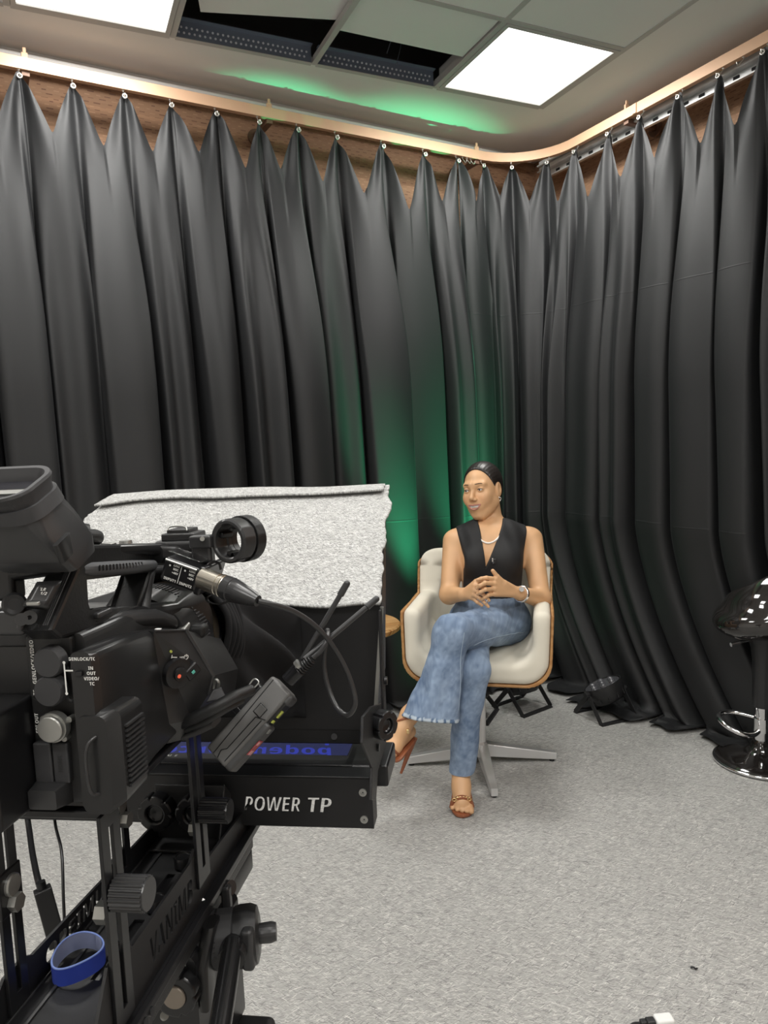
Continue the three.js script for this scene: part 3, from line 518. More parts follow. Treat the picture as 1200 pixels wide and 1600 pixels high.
{
  const WO = V(1.593, 0, -2.618), t = thing('person', 'woman in black sleeveless top and blue flared jeans sitting cross-legged, hands joined', 'person', [WO.x, 0, WO.z], -YAW);
  const inv = new THREE.Matrix4().makeRotationY(-YAW).setPosition(WO).invert();
  const loc = (px, py, d) => at(px, py, d).applyMatrix4(inv).toArray();
  const dir = (a, b) => V(b[0] - a[0], b[1] - a[1], b[2] - a[2]);
  // ---- joints
  const hipR = [-0.045, 0.615, -0.14], hipL = [0.135, 0.615, -0.14];
  const kneeLo = loc(738, 1046, 2.86), ankLo = [-0.128, 0.135, 0.255];
  const kneeUp = loc(706, 990, 2.80), ankUp = loc(640, 1117, 2.80);
  const shinUp = loc(668, 1085, 2.79);
  const pelvis = [0.045, 0.63, -0.13], waist = [0.05, 0.765, -0.125], chest = [0.058, 0.92, -0.145];
  const shR = loc(709, 845, 3.25), shL = loc(830, 842, 3.25), elR = loc(702, 929, 3.16), elL = loc(845, 936, 3.14), wrR = loc(724, 929, 3.02), wrL = loc(811, 927, 3.0);
  const neck0 = loc(768, 836, 3.24), neck1 = loc(764, 787, 3.25);
  // ---- head frame
  const HC = V(...loc(753.5, 766.5, 3.225));
  const hq = new THREE.Quaternion().setFromEuler(new THREE.Euler(rad(-3), rad(-34), rad(8), 'ZYX'));
  const hqi = hq.clone().invert(), hv = new THREE.Vector3();
  const HS = 1.04;
  const toHead = (x, y, z) => hv.set(x - HC.x, y - HC.y, z - HC.z).applyQuaternion(hqi).multiplyScalar(1 / HS);
  const headSkin = (x, y, z) => {
    const X = Math.abs(x);
    let d = ell(x, y, z, [0, 0.034, -0.018], [0.071, 0.082, 0.09]);
    d = smin(d, ell(x, y, z, [0, -0.022, 0.026], [0.063, 0.086, 0.06]), 0.03);
    d = smin(d, cap(X, y, z, [0.046, -0.05, 0.005], [0.013, -0.096, 0.05], 0.027, 0.021), 0.025);     // jaw
    d = smin(d, ell(X, y, z, [0.034, -0.026, 0.06], [0.024, 0.026, 0.022]), 0.025);                 // cheek, lifted by the smile
    d = smin(d, ell(x, y, z, [0, -0.096, 0.06], [0.018, 0.014, 0.016]), 0.018);                     // chin
    d = smin(d, ell(x, y, z, [0, -0.057, 0.072], [0.03, 0.024, 0.018]), 0.02);                      // muzzle
    d = smin(d, cap(X, y, z, [0.01, 0.03, 0.079], [0.042, 0.03, 0.066], 0.008, 0.006), 0.022);        // brow
    d = smax(d, -ell(X, y, z, [0.031, 0.008, 0.1], [0.019, 0.011, 0.017]), 0.02);                  // eye socket
    d = smin(d, cap(x, y, z, [0, 0.014, 0.083], [0, -0.022, 0.104], 0.007, 0.0095), 0.012);             // nose
    d = smin(d, ell(X, y, z, [0.0105, -0.029, 0.094], [0.0075, 0.007, 0.009]), 0.007);
    d = smax(d, -cap(X, y, z, [0.0, -0.0605, 0.104], [0.024, -0.053, 0.088], 0.0058, 0.003), 0.003);     // open mouth
    d = smin(d, ell(x, y, z, [0, 0.026, 0.079], [0.016, 0.013, 0.009]), 0.012);
    { const L = ell(X, y, z, [0.031, 0.0085, 0.0725], [0.014, 0.0128, 0.0125]), slit = Math.abs(y - 0.0085) - Math.max(0, 0.0046 * (1 - ((X - 0.031) / 0.0125) ** 2)); d = smin(d, Math.max(L, -slit * 0.9), 0.003); }
    // ear
    let e = ell(X, y, z, [0.073, -0.002, -0.008], [0.008, 0.031, 0.019]); e = smax(e, -ell(X, y, z, [0.083, 0.003, -0.004], [0.008, 0.018, 0.01]), 0.005);
    d = smin(d, e, 0.008);
    return d;
  };
  // ---- hands: chains of joints [px, py, depth, radius]
  const hand = (list) => list.map(([a, b, c, r]) => ({ p: loc(a, b, c), r }));
  const fingersL = [
    hand([[774, 905, 2.935, 0.0095], [760, 903, 2.915, 0.0085], [752, 904, 2.912, 0.0075], [746, 906, 2.915, 0.0065]]),
    hand([[772, 912, 2.928, 0.0095], [758, 911, 2.9, 0.0088], [750, 915, 2.905, 0.0078], [745, 919, 2.915, 0.0068]]),
    hand([[772, 920, 2.928, 0.009], [759, 921, 2.9, 0.0083], [751, 925, 2.908, 0.0075], [746, 928, 2.92, 0.0065]]),
    hand([[774, 928, 2.935, 0.0085], [763, 930, 2.912, 0.0075], [757, 934, 2.918, 0.0068], [753, 937, 2.926, 0.006]]),
    hand([[788, 912, 2.955, 0.012], [777, 901, 2.94, 0.0098], [770, 892, 2.935, 0.0078]]),
  ];
  const fingersR = [
    hand([[744, 909, 2.965, 0.0095], [754, 907, 2.938, 0.0085], [759, 911, 2.925, 0.0072]]),
    hand([[742, 915, 2.955, 0.0095], [755, 917, 2.925, 0.0088], [762, 921, 2.918, 0.0075], [766, 925, 2.926, 0.0065]]),
    hand([[741, 922, 2.953, 0.009], [752, 927, 2.928, 0.0083], [760, 933, 2.922, 0.0075], [764, 938, 2.926, 0.0065]]),
    hand([[740, 929, 2.955, 0.009], [750, 935, 2.935, 0.008], [758, 942, 2.93, 0.007], [763, 948, 2.932, 0.006]]),
    hand([[738, 934, 2.965, 0.0085], [746, 941, 2.948, 0.0072], [753, 946, 2.945, 0.006]]),
  ];
  const handSdf = (x, y, z, wr, el, F, thumbIdx) => {
    const w = wr, m1 = F[1][0].p, m0 = F[0][0].p, m2 = F[2][0].p, m3 = F[3][0].p;
    let d = 1e3;
    for (const m of [m0, m1, m2, m3]) d = smin(d, cap(x, y, z, w, m, 0.0165, 0.0115), 0.012);
    if (thumbIdx !== undefined) d = smin(d, cap(x, y, z, w, F[thumbIdx][0].p, 0.016, 0.0135), 0.012);
    else d = smin(d, cap(x, y, z, w, F[4][0].p, 0.0165, 0.011), 0.012);
    let out = d;
    F.forEach((c) => { let f = 1e3; for (let k = 0; k + 1 < c.length; k++) f = smin(f, cap(x, y, z, c[k].p, c[k + 1].p, c[k].r, c[k + 1].r), 0.003); out = smin(out, f, 0.005); });
    return out;
  };
  const near = (x, y, z, c, r) => Math.hypot(x - c[0], y - c[1], z - c[2]) - r;
  const handC = loc(765, 921, 2.94);
  const hands = (x, y, z) => Math.min(handSdf(x, y, z, wrL, elL, fingersL, 4), handSdf(x, y, z, wrR, elR, fingersR));
  const torso = (x, y, z) => {
    let d = ell(x, y, z, chest, [0.142, 0.15, 0.105]);
    d = smin(d, ell(x, y, z, waist, [0.118, 0.12, 0.092]), 0.08);
    d = smin(d, ell(x, y, z, pelvis, [0.16, 0.1, 0.125]), 0.08);
    d = smin(d, cap(x, y, z, [shR[0] + 0.03, shR[1] + 0.008, shR[2]], [shL[0] - 0.03, shL[1] + 0.008, shL[2]], 0.046, 0.046), 0.07);
    d = smin(d, cap(x, y, z, [neck0[0] - 0.055, neck0[1] + 0.0, neck0[2] - 0.01], [neck0[0] + 0.055, neck0[1] + 0.0, neck0[2] - 0.01], 0.04, 0.04), 0.06);
    for (const s of [-1, 1]) d = smin(d, ell(x, y, z, [chest[0] + s * 0.062 - 0.012, chest[1] - 0.015, chest[2] + 0.082], [0.058, 0.06, 0.05]), 0.04);
    return d;
  };
  const arms = (x, y, z) => {
    let a = smin(cap(x, y, z, shR, elR, 0.048, 0.039), cap(x, y, z, elR, wrR, 0.04, 0.026), 0.02);
    const b = smin(cap(x, y, z, shL, elL, 0.05, 0.04), cap(x, y, z, elL, wrL, 0.041, 0.026), 0.02);
    return Math.min(a, b);
  };
  // feet
  const toeLo = [-0.135, 0.022, 0.37], ballLo = [-0.133, 0.033, 0.335], heelLo = [-0.126, 0.105, 0.235];
  const heelUp = loc(640, 1143, 2.83), ballUp = loc(613, 1168, 2.76), toeUp = loc(606, 1182, 2.745), instUp = loc(628, 1138, 2.785);
  const feet = (x, y, z) => {
    let a = cap(x, y, z, ankLo, [-0.13, 0.08, 0.29], 0.034, 0.032); a = smin(a, cap(x, y, z, heelLo, ballLo, 0.026, 0.03), 0.03); a = smin(a, cap(x, y, z, [-0.13, 0.08, 0.29], ballLo, 0.03, 0.03), 0.02);
    for (let k = 0; k < 5; k++) { const X = -0.172 + k * 0.0175, zt = 0.378 - [0.028, 0.014, 0.006, 0.001, 0.0][k]; a = smin(a, cap(x, y, z, [X * 0.9 - 0.013, 0.03, 0.33], [X, 0.021, zt], 0.012, k === 4 ? 0.0115 : 0.0085), 0.006); }
    let b = cap(x, y, z, ankUp, instUp, 0.033, 0.031); b = smin(b, cap(x, y, z, heelUp, ballUp, 0.025, 0.03), 0.03); b = smin(b, cap(x, y, z, instUp, ballUp, 0.029, 0.028), 0.02); b = smin(b, cap(x, y, z, ballUp, toeUp, 0.026, 0.017), 0.02);
    return Math.min(a, b);
  };
  const legsSkin = (x, y, z) => { let d = smin(cap(x, y, z, hipR, kneeLo, 0.075, 0.05), cap(x, y, z, kneeLo, ankLo, 0.05, 0.033), 0.02); return Math.min(d, Math.min(smin(cap(x, y, z, hipL, kneeUp, 0.075, 0.05), cap(x, y, z, kneeUp, shinUp, 0.05, 0.036), 0.02), cap(x, y, z, shinUp, ankUp, 0.036, 0.033))); };
  const body = (x, y, z) => {
    let d = smin(torso(x, y, z), arms(x, y, z), 0.025);
    d = smin(d, cap(x, y, z, neck0, neck1, 0.057, 0.047), 0.03);
    if (y < 0.75) d = Math.min(d, smin(legsSkin(x, y, z), feet(x, y, z), 0.02));
    const hd = near(x, y, z, [HC.x, HC.y, HC.z], 0.16); if (hd < 0.05) { const q = toHead(x, y, z); d = smin(d, headSkin(q.x, q.y, q.z) * HS, 0.009); } else d = Math.min(d, hd);
    const hh = near(x, y, z, handC, 0.11); d = hh < 0.05 ? smin(d, hands(x, y, z), 0.012) : Math.min(d, hh);
    return d;
  };
  const tint = (x, y, z) => {
    const m = 1 + 0.06 * noise2(x * 40 + z * 17, y * 40, 51); let c = skinTone.map((v) => v * m);
    const q = toHead(x, y, z).clone();
    if (q.length() < 0.16) {
      const X = Math.abs(q.x);
      const blush = Math.exp(-(((X - 0.038) / 0.02) ** 2 + ((q.y + 0.028) / 0.018) ** 2)) * (q.z > 0.02 ? 0.25 : 0); c = [c[0] * (1 + 0.05 * blush), c[1] * (1 - 0.22 * blush), c[2] * (1 - 0.18 * blush)];
    }
    return c;
  };
  const fineBoxes = [{ lo: [HC.x - 0.12, HC.y - 0.14, HC.z - 0.13], hi: [HC.x + 0.12, HC.y + 0.145, HC.z + 0.14], cell: 0.0021 }, { lo: [handC[0] - 0.1, handC[1] - 0.085, handC[2] - 0.085], hi: [handC[0] + 0.11, handC[1] + 0.095, handC[2] + 0.07], cell: 0.0026 }];
  const inBox = (x, y, z, b, m) => x > b.lo[0] + m && x < b.hi[0] - m && y > b.lo[1] + m && y < b.hi[1] - m && z > b.lo[2] + m && z < b.hi[2] - m;
  // coarse body leaves the fine boxes to their own grids (small overlap)
  const coarse = nets(body, [-0.48, -0.005, -0.36], [0.4, 1.12, 0.5], 0.0085, { color: tint });
  const drop = (g, test) => { const ix = g.index.array, P = g.attributes.position, keep = []; for (let k = 0; k < ix.length; k += 3) { let out = 0; for (let c = 0; c < 3; c++) { const i = ix[k + c]; if (test(P.getX(i), P.getY(i), P.getZ(i))) out++; } if (out < 3) keep.push(ix[k], ix[k + 1], ix[k + 2]); } g.setIndex(keep); return g; };
  drop(coarse, (x, y, z) => fineBoxes.some((b) => inBox(x, y, z, b, 0.004)));
  const fine = fineBoxes.map((b) => nets(body, b.lo, b.hi, b.cell, { color: tint }));
  const skinGeo = mergeGeometries([coarse, ...fine].map((g) => g.toNonIndexed()));
  part(t, 'body', skinGeo, M.skin, 'light brown skin');
  // ---- face details
  const hm = (g) => g.scale(HS, HS, HS).applyQuaternion(hq).translate(HC.x, HC.y, HC.z);
  M.eyeWhite = std(lin(0.6, 0.57, 0.54), 0.25); M.iris = std(lin(0.02, 0.011, 0.007), 0.2); M.lip = std(lin(0.5, 0.21, 0.17), 0.4); M.teeth = std(lin(0.75, 0.72, 0.68), 0.3); M.brow = std(lin(0.06, 0.035, 0.024), 0.8);
  for (const s of [-1, 1]) {
    const e = part(t, 'eye', hm(new THREE.SphereGeometry(0.0112, 20, 14).translate(s * 0.031, 0.0085, 0.0725)), M.eyeWhite);
    part(e, 'iris', hm(new THREE.SphereGeometry(0.0056, 16, 12).translate(s * 0.031 - 0.001, 0.0082, 0.0787)), M.iris);
    part(t, 'eyelid', hm(tube([V(s * 0.0195, 0.0095, 0.0808), V(s * 0.025, 0.0128, 0.0836), V(s * 0.033, 0.0136, 0.0842), V(s * 0.043, 0.0095, 0.0785)], 0.0011, 16, 6)), M.brow);
    part(t, 'eyebrow', hm(tube([V(s * 0.0135, 0.0322, 0.0888), V(s * 0.024, 0.034, 0.0865), V(s * 0.036, 0.034, 0.08), V(s * 0.049, 0.0285, 0.067)], 0.0015, 18, 6)), M.brow);
  }
  part(t, 'lips', [hm(tube([V(-0.0275, -0.05, 0.085), V(-0.014, -0.0515, 0.0928), V(-0.004, -0.0515, 0.0965), V(0, -0.0525, 0.097), V(0.004, -0.0515, 0.0965), V(0.014, -0.0515, 0.0928), V(0.0275, -0.05, 0.085)], 0.0025, 30, 8)), hm(tube([V(-0.0275, -0.05, 0.085), V(-0.016, -0.0645, 0.0908), V(0, -0.0705, 0.0925), V(0.016, -0.0645, 0.0908), V(0.0275, -0.05, 0.085)], 0.0029, 30, 8))], M.lip, 'pink smiling lips');
  part(t, 'teeth', hm(sheet((u, v) => V(mix(-0.021, 0.021, u), mix(-0.052, -0.0625, v), 0.092 - 13 * Math.pow(mix(-0.019, 0.019, u), 2)), 16, 3)), M.teeth);
  // ---- hair: sleek cap and a low bun
  const hair = (x, y, z) => {
    const q = toHead(x, y, z), X = Math.abs(q.x);
    let d = ell(q.x, q.y, q.z, [0, 0.036, -0.02], [0.0775, 0.0875, 0.0955]);
    d = smin(d, ell(q.x, q.y, q.z, [0, 0.0, -0.055], [0.062, 0.07, 0.055]), 0.02);
    const line = (q.y - 0.1) * -0.34 + (q.z - 0.05) * 0.94 + 0.25 * Math.pow(X, 1.6) * (q.y > 0.02 ? -1 : -0.6);
    d = smax(d, line, 0.006);
    d = smax(d, -ell(X, q.y, q.z, [0.08, -0.006, -0.002], [0.02, 0.036, 0.024]), 0.004);
    d = smin(d, ell(q.x, q.y, q.z, [0, 0.014, -0.122], [0.038, 0.038, 0.033]), 0.014);
    return d * HS + 0.0002 * Math.sin(Math.atan2(q.x, q.y + 0.02) * 56);
  };
  part(t, 'hair', nets(hair, [HC.x - 0.15, HC.y - 0.12, HC.z - 0.17], [HC.x + 0.16, HC.y + 0.16, HC.z + 0.12], 0.0026), M.hair, 'black hair pulled back into a bun');
  for (const s of [-1, 1]) part(t, 'earring', [hm(new THREE.TorusGeometry(0.006, 0.0022, 8, 18).rotateY(0.5).translate(s * 0.074, -0.042, -0.002)), hm(new THREE.SphereGeometry(0.0035, 10, 8).translate(s * 0.076, -0.05, 0.0))], M.silver);
  // ---- vest
  const V0 = loc(757, 884, 3.13), VA = loc(746, 814, 3.2), VB = loc(784, 803, 3.2);
  const rl = (y) => mix(-0.066, -0.088, sstep(0.9, 1.05, y)), rrr = (y) => mix(0.185, 0.212, sstep(0.9, 1.05, y));
  const vest = (x, y, z) => {
    let d = torso(x, y, z) - 0.008 - 0.002 * Math.sin(x * 95 + y * 30) * sstep(0.9, 1.0, y) * (z > -0.14 ? 1 : 0);
    d = smax(d, rl(y) - 0.004 - x, 0.008); d = smax(d, x - rrr(y) - 0.004, 0.008);
    d = smax(d, 0.715 - y, 0.004);
    if (z > neck0[2] - 0.03) { // V opening
      const k = clamp((y - V0[1]) / (VA[1] - V0[1]), -0.2, 1.4), xl = mix(V0[0], VA[0], k), xr = mix(V0[0], VB[0], k);
      const v = Math.max(xl - x, x - xr) * 0.95; d = smax(d, -Math.max(v, V0[1] - y, neck0[2] - 0.02 - z), 0.004);
    }
    d = smax(d, -(cap(x, y, z, neck0, neck1, 0.059, 0.056)), 0.006);
    return d;
  };
  const collar = (x, y, z) => { const n = cap(x, y, z, neck0, neck1, 0.064, 0.06); let d = Math.max(n, -(n + 0.006)); d = Math.max(d, y - neck0[1] - 0.035 + 0.25 * (z - neck0[2]), neck0[1] - 0.02 - y); const k = clamp((y - V0[1]) / (VA[1] - V0[1]), 0, 1.3), xl = mix(V0[0], VA[0], k), xr = mix(V0[0], VB[0], k); if (z > neck0[2] - 0.01) d = smax(d, -Math.max(xl - x, x - xr), 0.004); return d; };
  part(t, 'sleeveless_top', nets((x, y, z) => Math.min(vest(x, y, z), collar(x, y, z)), [-0.12, 0.69, -0.3], [0.26, 1.11, 0.03], 0.0055), M.vest, 'black sleeveless V-neck top');
  // ---- jeans
  const hemUp = loc(680, 1124, 2.77), hemUpDir = V(-0.28, -0.93, 0.12).normalize(), hemLoY = 0.098;
  const axUp = dir(kneeUp, hemUp).normalize();
  const fold = (x, y, z) => 0.004 * noise2(x * 22 + 3, y * 11 + z * 9, 61) + 0.003 * noise2(x * 40, y * 22 - z * 20, 62);
  const legLo = (x, y, z) => {
    let d = cap(x, y, z, hipR, kneeLo, 0.09, 0.063); const foot = [ankLo[0] - 0.002, hemLoY - 0.02, ankLo[2] + 0.004];
    const sh = cap(x, y, z, kneeLo, foot, 0.061, 0.05); d = smin(d, sh, 0.03); d += fold(x, y, z);
    d = smax(d, hemLoY - y + 0.04 * (z - ankLo[2]), 0.004); return smax(d, -Math.max(cap(x, y, z, kneeLo, foot, 0.05, 0.0385), y - hemLoY - 0.04), 0.003);
  };
  const hemCut = (x, y, z) => -((x - hemUp[0]) * -axUp.x + (y - hemUp[1]) * -axUp.y * 1 + (z - hemUp[2]) * -axUp.z);
  const legUp = (x, y, z) => {
    let d = cap(x, y, z, hipL, kneeUp, 0.094, 0.07); const end = [hemUp[0] + axUp.x * 0.05 - 0.012, hemUp[1] + axUp.y * 0.05, hemUp[2] + axUp.z * 0.05];
    const q = [(x - kneeUp[0]), (y - kneeUp[1]), (z - kneeUp[2])], len = Math.hypot(end[0] - kneeUp[0], end[1] - kneeUp[1], end[2] - kneeUp[2]);
    const h = clamp((q[0] * axUp.x + q[1] * axUp.y + q[2] * axUp.z) / len), rb = mix(0.064, 0.12, h * h * 0.7 + h * 0.3);
    // flattened flare: wide across the picture, thinner in depth
    const c = [kneeUp[0] + (end[0] - kneeUp[0]) * h, kneeUp[1] + (end[1] - kneeUp[1]) * h, kneeUp[2] + (end[2] - kneeUp[2]) * h];
    const dx = x - c[0], dy = y - c[1], dz = (z - c[2]) * mix(1, 1.45, h); const sh = (Math.sqrt(dx * dx + dy * dy + dz * dz) - rb) * 0.85;
    const ripple = 0.006 * h * Math.sin(Math.atan2(dz, dx) * 5 + 1);
    d = smin(d, sh + ripple, 0.035) + fold(x, y, z);
    const cut = ((x - hemUp[0]) * axUp.x + (y - hemUp[1]) * axUp.y + (z - hemUp[2]) * axUp.z) + 0.1 * (x - hemUp[0]);
    d = smax(d, cut, 0.004);
    return smax(d, -Math.max(sh + ripple + 0.012, -(cut + 0.05)), 0.003);
  };
  const jeans = (x, y, z) => {
    let d = smin(ell(x, y, z, pelvis, [0.172, 0.112, 0.137]), ell(x, y, z, [waist[0], waist[1] - 0.02, waist[2]], [0.132, 0.13, 0.106]), 0.06);
    d = smax(d, y - 0.74 - 0.2 * (z + 0.1) * 0.3, 0.004);
    const a = legLo(x, y, z), b = legUp(x, y, z);
    const pa = smin(d, a, 0.03), pb = smin(d, b, 0.03);
    return smin(pa, pb, 0.006);
  };
  const denimColor = (x, y, z) => {
    const f = 0.5 + 0.5 * noise2(x * 11 + z * 4, y * 11 + z * 9, 71), g = 0.5 + 0.5 * noise2(x * 45 + z * 20, y * 45 - z * 30, 72), s = 0.5 + 0.5 * noise2(x * 150 + z * 50, y * 120 + z * 90, 73), k = clamp(0.05 + 0.4 * f + 0.4 * g + 0.35 * s);
    let c = [mix(0.035, 0.3, k), mix(0.075, 0.39, k), mix(0.16, 0.53, k)];
    const cut = ((x - hemUp[0]) * axUp.x + (y - hemUp[1]) * axUp.y + (z - hemUp[2]) * axUp.z) + 0.1 * (x - hemUp[0]);
    const nearUp = legUp(x, y, z) < legLo(x, y, z) && z > 0.15, lo = y - hemLoY < 0.016 && Math.hypot(x - ankLo[0], z - ankLo[2]) < 0.09;
    if ((nearUp && cut > -0.014) || lo) { const dsh = hash(Math.floor((x * 1.0 + z * 0.4) / 0.009), 3) > 0.45; c = dsh ? [0.5, 0.58, 0.66] : [0.1, 0.16, 0.27]; }
    if (y > 0.705 && z < 0.04 && y < 0.76) { const w = hash(Math.floor(x / 0.028), 7); c = c.map((v) => v * mix(0.45, 1.0, w)); }
    return c;
  };
  const jm = part(t, 'jeans', nets(jeans, [-0.42, 0.12, -0.33], [0.26, 0.79, 0.5], 0.0058, { color: denimColor, slack: 1.5 }), M.denim, 'washed blue flared jeans');
  { // seams of the jeans, laid on the cloth
    const lay = (pts) => { const c = new THREE.CatmullRomCurve3(pts.map((p) => V(...loc(...p)))), out = []; for (let i = 0; i <= 40; i++) { const p = c.getPoint(i / 40); for (let k = 0; k < 14; k++) p.z -= (jeans(p.x, p.y, p.z) - 0.0004) * 0.8; out.push(p.clone()); } return tube(out, 0.0016, 60, 6); };
    M.stitch = std(lin(0.32, 0.4, 0.5), 0.8);
    part(jm, 'seam', lay([[742, 1012, 2.8], [765, 1004, 2.85], [795, 999, 2.95], [824, 997, 3.05]]), M.stitch); part(jm, 'seam', lay([[726, 990, 2.72], [722, 1030, 2.7], [722, 1080, 2.68], [720, 1122, 2.66]]), M.stitch);
  }
  // ---- accessories
  { // necklace resting on the collar bones
    const pts = [[745, 833, 3.19], [748, 840, 3.165], [754, 845, 3.15], [762, 847, 3.145], [770, 844, 3.15], [776, 838, 3.165], [779, 831, 3.19]].map((p) => V(...loc(...p)));
    // settle each point on the skin
    const out = []; const curve = new THREE.CatmullRomCurve3(pts); for (let i = 0; i <= 40; i++) { const p = curve.getPoint(i / 40); for (let k = 0; k < 12; k++) { const d = body(p.x, p.y, p.z) - 0.002; p.z -= d * 0.9; } out.push(p.clone()); }
    const beads = out.map((p) => new THREE.SphereGeometry(0.0042, 8, 6).translate(p.x, p.y, p.z)); part(t, 'necklace', beads, M.pearl, 'string of small white pearls');
  }
  { const a = V(...wrL), b = V(...elL), d = b.clone().sub(a).normalize(), c = a.clone().addScaledVector(d, 0.02); const q = new THREE.Quaternion().setFromUnitVectors(V(0, 0, 1), d);
    const w = part(t, 'wristwatch', new THREE.TorusGeometry(0.031, 0.005, 10, 36).scale(1, 1, 1.6).applyQuaternion(q).translate(c.x, c.y, c.z), M.silver, 'silver wristwatch');
    const f = loc(815, 921, 2.965); part(w, 'dial', along(cyl(0.0105, 0.008, 24), V(f[0], f[1], f[2]).add(V(0, -0.002, -0.004)), V(f[0], f[1], f[2]).add(V(0.0, 0.002, 0.004))), M.silver); }
  { const p = V(...loc(762, 941, 2.912)); part(t, 'finger_ring', new THREE.TorusGeometry(0.0085, 0.002, 8, 20).rotateY(1.0).rotateZ(-0.5).translate(p.x, p.y, p.z - 0.012), M.silver); }
  { const p = V(...loc(770, 874, 3.13)); const q = (p) => { for (let k = 0; k < 10; k++) p.z -= (vest(p.x, p.y, p.z) - 0.004) * 0.9; return p; }; q(p);
    const l = part(t, 'lapel_microphone', [rbox(0.012, 0.02, 0.008, 0.003, p.x, p.y, p.z), new THREE.SphereGeometry(0.0065, 12, 10).translate(p.x - 0.006, p.y - 0.008, p.z + 0.004)], M.blackPlastic, 'small black clip-on microphone'); part(l, 'clip', rbox(0.006, 0.016, 0.006, 0.001, p.x - 0.009, p.y + 0.006, p.z + 0.003), M.silver); }
  // ---- sandals
  const sole = (pts, w, th) => { // pts: from heel to toe, swept strip with rounded outline
    const c = new THREE.CatmullRomCurve3(pts.map((p) => V(...p)));
    return thick((u, v) => { const p = c.getPoint(v), tg = c.getTangent(v), side = V(1, 0, 0).applyAxisAngle(V(0, 1, 0), w.turn ?? 0), s = u * 2 - 1, hw = w.h * Math.pow(Math.max(1e-3, 1 - Math.pow(Math.abs(2 * v - 1), 3.2)), 0.45) * mix(0.72, 1.05, sstep(0.2, 0.8, v)); return p.addScaledVector(side, s * hw); }, 10, 26, th);
  };
  { // standing foot
    part(t, 'sandal', [sole([[heelLo[0], heelLo[1] - 0.03, heelLo[2] - 0.025], [-0.128, 0.068, 0.265], [-0.131, 0.018, 0.32], [-0.135, 0.008, 0.395]], { h: 0.043 }, 0.009), rod(V(heelLo[0], 0, heelLo[2] - 0.012), V(heelLo[0], heelLo[1] - 0.03, heelLo[2] - 0.015), 0.006, 12, 0.015)], M.tan, 'tan leather high-heeled sandal');
    const st = part(t, 'toe_strap', tube([V(-0.174, 0.018, 0.34), V(-0.166, 0.045, 0.345), V(-0.135, 0.063, 0.352), V(-0.104, 0.047, 0.347), V(-0.094, 0.018, 0.342)], 0.009, 30, 8).scale(1, 1, 1), M.tan);
    const beads = []; for (let k = 0; k < 6; k++) beads.push(new THREE.TorusGeometry(0.006, 0.0022, 8, 16).scale(1.3, 1, 1).translate(-0.163 + k * 0.0112, 0.062 - 0.0009 * (k - 2.5) ** 2, 0.356)); part(st, 'buckle_chain', beads, M.gold, 'gold chain ornament');
  }
  { // raised foot
    const h2 = V(...heelUp), b2 = V(...ballUp), t2 = V(...toeUp), down = V(-0.25, -0.85, 0.1).normalize();
    const offs = V(0.55, -0.75, 0).normalize().multiplyScalar(0.03);
    part(t, 'sandal', [sole([h2.clone().add(offs).toArray(), h2.clone().lerp(b2, 0.5).add(offs).toArray(), b2.clone().add(offs).toArray(), t2.clone().add(offs.clone().multiplyScalar(0.8)).toArray()], { h: 0.036, turn: -0.9 }, 0.008), rod(h2.clone().add(offs), h2.clone().add(offs).add(V(...loc(619, 1211, 2.83)).sub(V(...loc(640, 1155, 2.83)))), 0.013, 12, 0.005)], M.tan, 'tan leather high-heeled sandal');
    const a = V(...ankUp).lerp(V(...instUp), 0.5), d = V(...instUp).sub(V(...ankUp)).normalize(); const q = new THREE.Quaternion().setFromUnitVectors(V(0, 0, 1), V(0.1, -0.75, 0.6).normalize());
    const as = part(t, 'ankle_strap', new THREE.TorusGeometry(0.036, 0.0042, 8, 32).applyQuaternion(q).translate(a.x, a.y, a.z), M.tan); const bp = V(...loc(637, 1143, 2.755)); part(as, 'buckle', rbox(0.012, 0.018, 0.008, 0.003, bp.x, bp.y, bp.z), M.gold, 'gold buckle');
    part(t, 'toe_strap', tube([V(...loc(600, 1176, 2.77)), V(...loc(604, 1171, 2.73)), V(...loc(613, 1172, 2.725)), V(...loc(622, 1178, 2.745)), V(...loc(622, 1182, 2.78))], 0.007, 24, 8), M.tan);
  }
}
// ---------------------------------------------------------------- the camera rig: a frame of its own, origin at lens height
const RIG_TURN = -(YAW + rad(8)), RIG_Q = new THREE.Quaternion().setFromAxisAngle(V(0, 1, 0), RIG_TURN).multiply(new THREE.Quaternion().setFromAxisAngle(V(0, 0, 1), rad(1.4)));
const RIG_O = V(0, EYE, 0), RIG_QI = RIG_Q.clone().invert();
const bases = new WeakMap();
function rigThing(name, label, category, base, group) { // base: x, y, distance ahead
  const b = V(base[0], base[1], -base[2]), o = thing(name, label, category, b.clone().applyQuaternion(RIG_Q).add(RIG_O).toArray(), 0, group);
  o.quaternion.copy(RIG_Q); bases.set(o, b); return o;
}
function rp(parent, name, geos, mat, label) {
  let b = bases.get(parent); const list = Array.isArray(geos) ? geos : [geos];
  const m = part(parent, name, list, mat, label); m.geometry.translate(-b.x, -b.y, -b.z); bases.set(m, b); return m;
}
const P3 = (x, y, D) => V(x, y, -D);
// photo pixel -> rig frame, on the plane a given distance ahead, or on a plane of constant x / y
const rayR = (px, py) => at(px, py, 1).sub(RIG_O).applyQuaternion(RIG_QI);
const onD = (px, py, D) => { const d = rayR(px, py); return d.multiplyScalar(D / -d.z); };
const onX = (px, py, X) => { const d = rayR(px, py); return d.multiplyScalar(X / d.x); };
const onY = (px, py, Y) => { const d = rayR(px, py); return d.multiplyScalar(Y / d.y); };
// box between bounds, D measured ahead
const rb = (x0, x1, y0, y1, D0, D1, r = 0.003, seg = 2) => rbox(Math.abs(x1 - x0), Math.abs(y1 - y0), Math.abs(D1 - D0), r, (x0 + x1) / 2, (y0 + y1) / 2, -(D0 + D1) / 2, seg);
